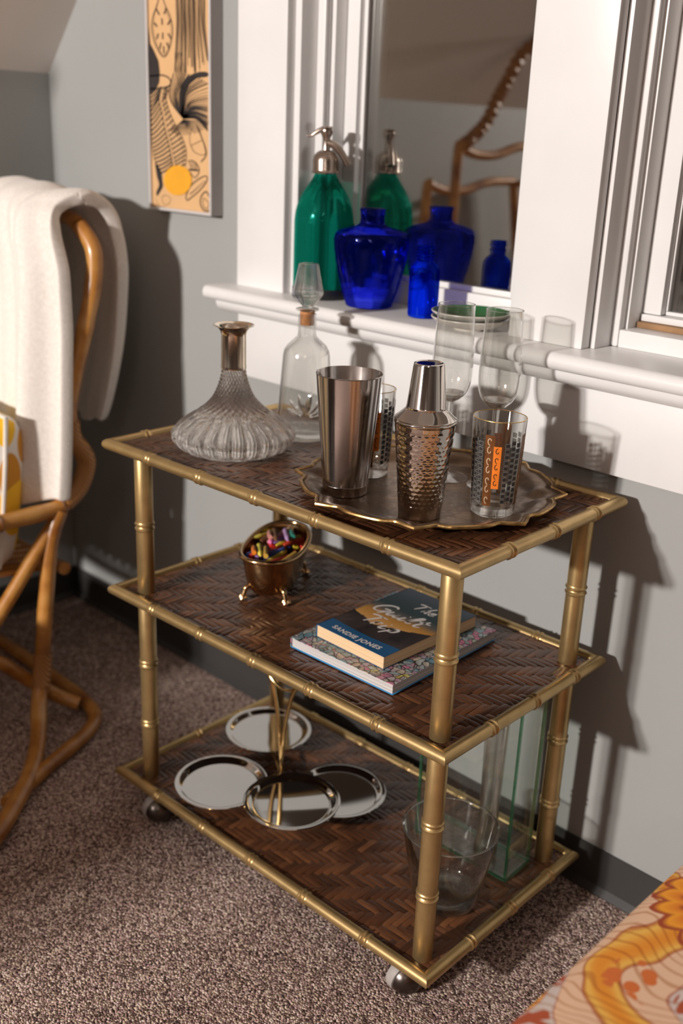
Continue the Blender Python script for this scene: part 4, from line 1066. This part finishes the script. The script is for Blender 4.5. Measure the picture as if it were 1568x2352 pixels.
A1.line([(473, 440), (462, 452), (461, 470), (470, 484), (482, 482), (486, 466), (480, 450)], .0022, closed=True); A1.line([(468, 455), (467, 470), (474, 480), (480, 468)], .0010, closed=True)
A1.line([(372, 455), (380, 448), (392, 456), (388, 468), (378, 470)], .0007, closed=True); A1.line([(357, 455), (368, 475), (380, 480)], .0006)
mk('ink_drawing', A1.mb, M['ink'], pic, smooth=False)
A2 = Art(); A2.fill([(409 + 32 * cos(t), 414 + 34.5 * sin(t)) for t in [2 * pi * k / 40 for k in range(40)]], 1, y=PYY - .0004)
M['yellowink'] = paint('yellow_ink', (.78, .36, .015), .7, var=.06)
mk('yellow_disc', A2.mb, M['yellowink'], pic, smooth=False)

# ------------------------------------------------------------------ rattan chair with blanket and cushion
XC = -1.05
ch = thing('rattan_chair', 'orange rattan lounge chair with bent cane frame beside the cart', 'chair', (-1.24, -.42, 0))
def wp(p): return (p[0] + 1.24, p[1] + .42, p[2])
def pole(nm, pts, r, nodes=(), n=8, mat='rattan', parent=None):
    P = smooth_path([wp(p) for p in pts], n)
    def rr(i, t):
        k = r
        for nd in nodes: k += .0011 * exp(-((t - nd) / .012) ** 2)
        return k
    return mk(nm, tube(P, rr, 16), M[mat], parent or ch)
XM = lambda x: -2.48 - x         # mirrored across the chair's middle plane x=-1.24
for side in (0, 1):
    X = (lambda x: x) if side == 0 else XM
    S_ = lambda pts: [(X(x), y, z) for x, y, z in pts]
    # back post that bends into the arm rail
    a = pole('back_post', S_([(-1.09, -.205, .955), (-1.055, -.200, .915), (-1.05, -.205, .855), (-1.05, -.223, .790), (-1.05, -.240, .735), (-1.05, -.258, .680), (-1.05, -.272, .62), (-1.05, -.268, .565), (-1.05, -.246, .53), (-1.05, -.240, .503), (-1.05, -.258, .462), (-1.05, -.300, .432), (-1.05, -.36, .427), (-1.05, -.52, .428), (-1.05, -.66, .424), (-1.055, -.74, .40)]), .0158, (.22, .42, .80))
    pole('cane_wrap', S_([(-1.05, -.2705, .598), (-1.05, -.268, .565), (-1.05, -.246, .53), (-1.05, -.240, .503), (-1.05, -.258, .462), (-1.05, -.292, .436)]), .0190, (), 6, 'binding')
    for (y_, z_) in ((-.300, .432), (-.432, .4275)):
        mk('cane_ring', tube([wp((X(-1.05 + .0165 * cos(t)), y_ - .002 * sin(t), z_ + .0165 * sin(t))) for t in [2 * pi * k / 20 for k in range(20)]], .0017, 6, closed=True), M['bind_dark'], ch)
    # upright leg running into the floor loop
    pole('leg', S_([(-1.045, -.305, .425), (-1.045, -.330, .36), (-1.040, -.352, .24), (-1.025, -.375, .13), (-.995, -.405, .062), (-.93, -.447, .030), (-.86, -.500, .0205), (-.80, -.560, .0180), (-.715, -.660, .0175), (-.665, -.76, .0175), (-.70, -.87, .0175)]), .0155, (.30, .44, .70))
    # hairpin brace
    pole('brace', S_([(-1.050, -.300, .420), (-1.052, -.365, .340), (-1.056, -.450, .232), (-1.060, -.505, .185), (-1.058, -.495, .162), (-1.050, -.450, .140), (-1.040, -.395, .085), (-1.015, -.350, .045), (-.985, -.322, .030)]), .0140, (.25, .5, .8))
    # wrapped joint where brace and leg cross
    pole('cane_wrap', S_([(-1.028, -.372, .142), (-1.022, -.378, .115), (-1.008, -.392, .082)]), .0185, (), 6, 'binding')
    pole('thin_back_cane', S_([(-1.075, -.188, .93), (-1.085, -.205, .80), (-1.085, -.240, .68)]), .0075)
pole('floor_loop', [(-.80, -.585, .0135), (-.86, -.455, .0135), (-.895, -.372, .0140), (-.935, -.318, .0145), (-1.00, -.295, .0145), (-1.12, -.288, .0145), (-1.36, -.288, .0145), (-1.44, -.300, .0145)], .0140, (.2, .5, .8))
pole('front_rail', [(-1.05, -.74, .405), (-1.10, -.765, .395), (-1.24, -.775, .39), (-1.38, -.765, .395), (-1.43, -.74, .405)], .0150)
pole('seat_rail', [(-1.05, -.30, .300), (-1.14, -.285, .285), (-1.24, -.28, .28), (-1.34, -.285, .285), (-1.43, -.30, .300)], .0130)
pole('top_rail', [(-1.09, -.205, .955), (-1.13, -.205, .968), (-1.24, -.207, .972), (-1.35, -.205, .968), (-1.39, -.205, .955)], .0150)
for k in range(11): mk('seat_cane', tube([wp((-1.07 - .034 * k, -.29, .300 - .012 * sin(pi * k / 10))), wp((-1.07 - .034 * k, -.52, .325)), wp((-1.07 - .034 * k, -.765, .392))], .0060, 8), M['rattan'], ch)

# cream throw draped over the back
thr = thing('throw_blanket', 'cream fleece throw draped over the back of the rattan chair', 'blanket', (-1.24, -.20, .5))
prof = [(-.118, .545), (-.112, .62), (-.108, .72), (-.112, .83), (-.118, .91), (-.135, .962), (-.170, .992), (-.215, .998), (-.246, .985), (-.264, .95), (-.272, .88), (-.280, .78), (-.290, .68), (-.296, .58), (-.298, .50), (-.300, .440)]
PP = smooth_path([(0, y, z) for y, z in prof], 5); nS = len(PP); nT = 70
v = []; f = []
for j in range(nT + 1):
    t = j / nT
    for i, p in enumerate(PP):
        s = i / (nS - 1)
        xr = -1.088 + .010 * sin(s * 9) - (.075 * max(0, (.22 - s) / .22) ** 1.2) + .030 * max(0, 1 - abs(s - .46) / .16) + .052 * min(1, max(0, (s - .55) / .12))
        x = xr + (-1.47 - xr) * t
        fold = .015 * sin(t * 14 + s * 2.2) * min(1, abs(s - .43) * 3.2) + .007 * sin(t * 31 + 1.3 + s * 4)
        wave = .007 * sin(s * 17 + t * 6)
        y = p.y + (fold + wave * .4) * (1 if s > .46 else -1) * (.8 if s > .46 else .5); z = p.z + (.007 * sin(t * 9.5 + 2.2) + .004 * sin(t * 23)) + (-.025 * t if s > .8 else 0) + .018 * sin(t * 4.2) * (1 if .3 < s < .6 else .3)
        if s > .46:               # the fold that rolls back at the edge
            y += .012 * exp(-((t - .02) / .05) ** 2) * 1.0 * (1 - abs(s - .75) * 1.2); y -= .012 * min(1, (s - .46) / .12)
            y -= .024 * exp(-((t - .13 - .03 * s) / .05) ** 2); y += .034 * exp(-((t - .27 + .06 * s) / .022) ** 2) * min(1, (s - .46) * 6) * (1.15 - .6 * s)
        v.append((x + 1.24, y + .20, z - .5))
for j in range(nT):
    for i in range(nS - 1): f.append((j * nS + i, j * nS + i + 1, (j + 1) * nS + i + 1, (j + 1) * nS + i))
bl_ = mk('fleece_cloth', (v, f), M['fleece'], thr, ang=180)
so_ = bl_.modifiers.new('thick', 'SOLIDIFY'); so_.thickness = .026; so_.offset = 0
sd = bl_.modifiers.new('soft', 'SUBSURF'); sd.levels = 2; sd.render_levels = 2

# patterned cushion on the seat
cush = thing('seat_cushion', 'square cushion with yellow and white leaf print leaning in the rattan chair', 'cushion', (-1.242, -.428, .325), 0)
def pillow(w, d, h, n=22):
    v = []; f = []
    for s_ in (-1, 1):
        for i in range(n + 1):
            for j in range(n + 1):
                a, c = 2 * i / n - 1, 2 * j / n - 1
                ed = max(0, (1 - a ** 6) * (1 - c ** 6)) ** .42
                v.append((a * w * (1 - .03 * c * c), s_ * d * ed, h + c * h * (1 - .03 * a * a)))
    m_ = (n + 1) ** 2
    for s_ in (0, 1):
        for i in range(n):
            for j in range(n):
                q = [s_ * m_ + i * (n + 1) + j, s_ * m_ + (i + 1) * (n + 1) + j, s_ * m_ + (i + 1) * (n + 1) + j + 1, s_ * m_ + i * (n + 1) + j + 1]
                f.append(tuple(q if s_ == 0 else reversed(q)))
    return v, f
tl = Matrix.Rotation(radians(-7), 4, 'X')
mk('cushion_body', MB().add(pillow(.178, .062, .150), tl), M['leafprint'], cush, ang=180)
pp = []
for (a0, c0, a1, c1) in ((-1, -1, 1, -1), (1, -1, 1, 1), (1, 1, -1, 1), (-1, 1, -1, -1)):
    for k in range(10):
        t = k / 10; a = a0 + (a1 - a0) * t; c = c0 + (c1 - c0) * t
        pp.append(tl @ Vector((a * .178 * (1 - .03 * c * c), 0, .150 + c * .150 * (1 - .03 * a * a))))
mk('piping', tube(pp, .0045, 8, closed=True), M['piping'], cush)

# unseen seat pad and stool, added to shade the wall and carpet behind
pad = thing('seat_pad', 'unseen thick leaf print seat pad added on the rattan chair seat to block light', 'cushion', (-1.24, -.545, .0))
mk('pad_body', box(-.172, .172, -.225, .045, .402, .47, .028, 4), M['leafprint'], pad, ang=60)
fst = thing('shade_footstool', 'unseen square leaf print stool added before the rattan chair to shade the carpet', 'shade_footstool', (-1.135, -1.13, 0))
mk('stool_body', box(-.19, .19, -.20, .20, .10, .42, .03, 4), M['leafprint'], fst, ang=60)
for a in (-1, 1):
    for c in (-1, 1): mk('stool_foot', lathe([(0, 0), (.014, 0), (.018, .1), (0, .1)], 14), M['rattan'], fst).location = (a * .15, c * .15, 0)

# unseen chair added between the lamp and the rattan chair to shade the carpet
M['greycloth'] = paint('grey_tweed', (.20, .19, .185), .9, var=.2, nscale=120, bmp=.3, bscale=400)
ac = thing('shade_armchair', 'unseen grey tweed chair added out in the room to shade the carpet', 'shade_armchair', (-1.00, -2.72, 0))
mk('seat_base', box(-.36, .36, -.34, .34, .16, .34, .02, 3), M['greycloth'], ac, ang=60)
mk('seat_cushion', box(-.30, .30, -.36, .20, .342, .46, .04, 4), M['greycloth'], ac, ang=60)
mk('backrest', box(-.42, .42, .22, .40, .16, .86, .05, 4), M['greycloth'], ac, ang=60)
for a in (-1, 1):
    mk('armrest', box(*sorted((a * .31, a * .44)), -.36, .215, .16, .60, .04, 4), M['greycloth'], ac, ang=60)
    for c in (-1, 1): mk('leg', lathe([(0, 0), (.014, 0), (.022, .158), (0, .158)], 14), M['rawwood'], ac).location = (a * .32, c * .30, 0)

# ------------------------------------------------------------------ upholstered bench seat in the foreground
sofa = thing('upholstered_ottoman', 'orange brown floral upholstered ottoman in front of the cart', 'ottoman', (.640, -.62, 0))
mk('body', box(-.335, .335, -.42, .42, .035, .30, .03, 4), M['floral'], sofa)
def cushion_top(w, d, z0, z1, n=30):
    v = []; f = []
    for j, (k, z) in enumerate([(.985, z0), (1.0, z0 + .02), (1.012, (z0 + z1) / 2), (1.0, z1 - .035), (.975, z1 - .014), (.93, z1 - .003), (.84, z1 + .004), (.55, z1 + .010), (.0, z1 + .012)]):
        for i in range(4 * n):
            a = 2 * pi * i / (4 * n); c, s = cos(a), sin(a); e = 2 / 9
            v.append((k * w * abs(c) ** e * (1 if c >= 0 else -1), k * d * abs(s) ** e * (1 if s >= 0 else -1), z))
    m_ = 4 * n
    for j in range(8):
        for i in range(m_): f.append((j * m_ + i, j * m_ + (i + 1) % m_, (j + 1) * m_ + (i + 1) % m_, (j + 1) * m_ + i))
    f.append(tuple(range(m_ - 1, -1, -1)))
    return v, f
mk('seat_pad', cushion_top(.352, .435, .301, .415), M['floral'], sofa, ang=60)
M['darkwood'] = paint('dark_wood_foot', (.06, .03, .015), .4, var=.2)
for a in (-1, 1):
    for c in (-1, 1): mk('foot', lathe([(0, 0), (.016, 0), (.022, .036), (0, .036)], 16), M['darkwood'], sofa).location = (a * .28, c * .36, 0)

# ------------------------------------------------------------------ rattan stand by the knee wall (seen mirrored in the window glass)
pk = thing('rattan_stand', 'bent rattan stand with a braided edge by the knee wall, mirrored in the window', 'stand', (-1.41, -1.2, 0))
def pole2(nm, pts, r, mat='rattan', n=8, braid=False):
    P = smooth_path([(x + 1.41, y + 1.2, z) for x, y, z in pts], n)
    return mk(nm, tube(P, (lambda i, t: r * (1 + .22 * sin(i * 1.9))) if braid else r, 12), M[mat], pk)
for x, top in ((-1.355, 1.0), (-1.465, .90)):
    pole2('front_leg', [(x, -1.045, 0), (x, -1.05, .45), (x, -1.055, 1.06 * top), (x, -1.075, 1.105 * top)], .015)
    pole2('rear_leg', [(x, -1.62, 0), (x, -1.60, .5), (x, -1.50, 1.11 * top)], .015)
    pole2('top_rail', [(x, -1.060, 1.112 * top), (x, -1.14, 1.092 * top), (x, -1.24, 1.092 * top), (x, -1.36, 1.118 * top), (x, -1.50, 1.12 * top)], .014)
    if top == 1.0:
        pole2('braided_edge', [(x, -1.075, 1.115), (x, -1.12, 1.140), (x, -1.18, 1.185), (x, -1.225, 1.250), (x + .004, -1.26, 1.300), (x + .012, -1.31, 1.375), (x + .04, -1.36, 1.42)], .018, 'binding', 10, True)
for y, z in ((-1.05, .42), (-1.60, .42), (-1.50, 1.00)):
    pole2('cross_rail', [(-1.345, y, z), (-1.41, y, z + .003), (-1.475, y, z)], .012)

# ------------------------------------------------------------------ pieces that belong to a part go one level deeper
SUB = {'title_lettering': 'front_cover', 'author_lettering': 'front_cover', 'ink_drawing': 'print_paper', 'yellow_disc': 'print_paper', 'brown_band': 'glass_wall', 'orange_block': 'glass_wall', 'gold_block': 'glass_wall',
       'square_outline': 'glass_wall', 'black_square': 'glass_wall', 'scroll_line': 'glass_wall', 'block_scroll': 'glass_wall', 'gold_rim': 'glass_wall', 'spout': 'collar_cap', 'lever': 'collar_cap', 'valve_column': 'collar_cap',
       'piping': 'cushion_body', 'etched_line': 'bowl', 'rim': 'bowl', 'agave_cut': 'bottle_body', 'embossing': 'green_bottle', 'rim_bead': 'bowl_wall', 'cork': 'glass_stopper'}
for o in list(bpy.data.objects):
    k = SUB.get(o.name.split('.')[0])
    if k and o.parent and o.parent.parent is None:
        for p in o.parent.children:
            if p.name.split('.')[0] == k: o.parent = p; break
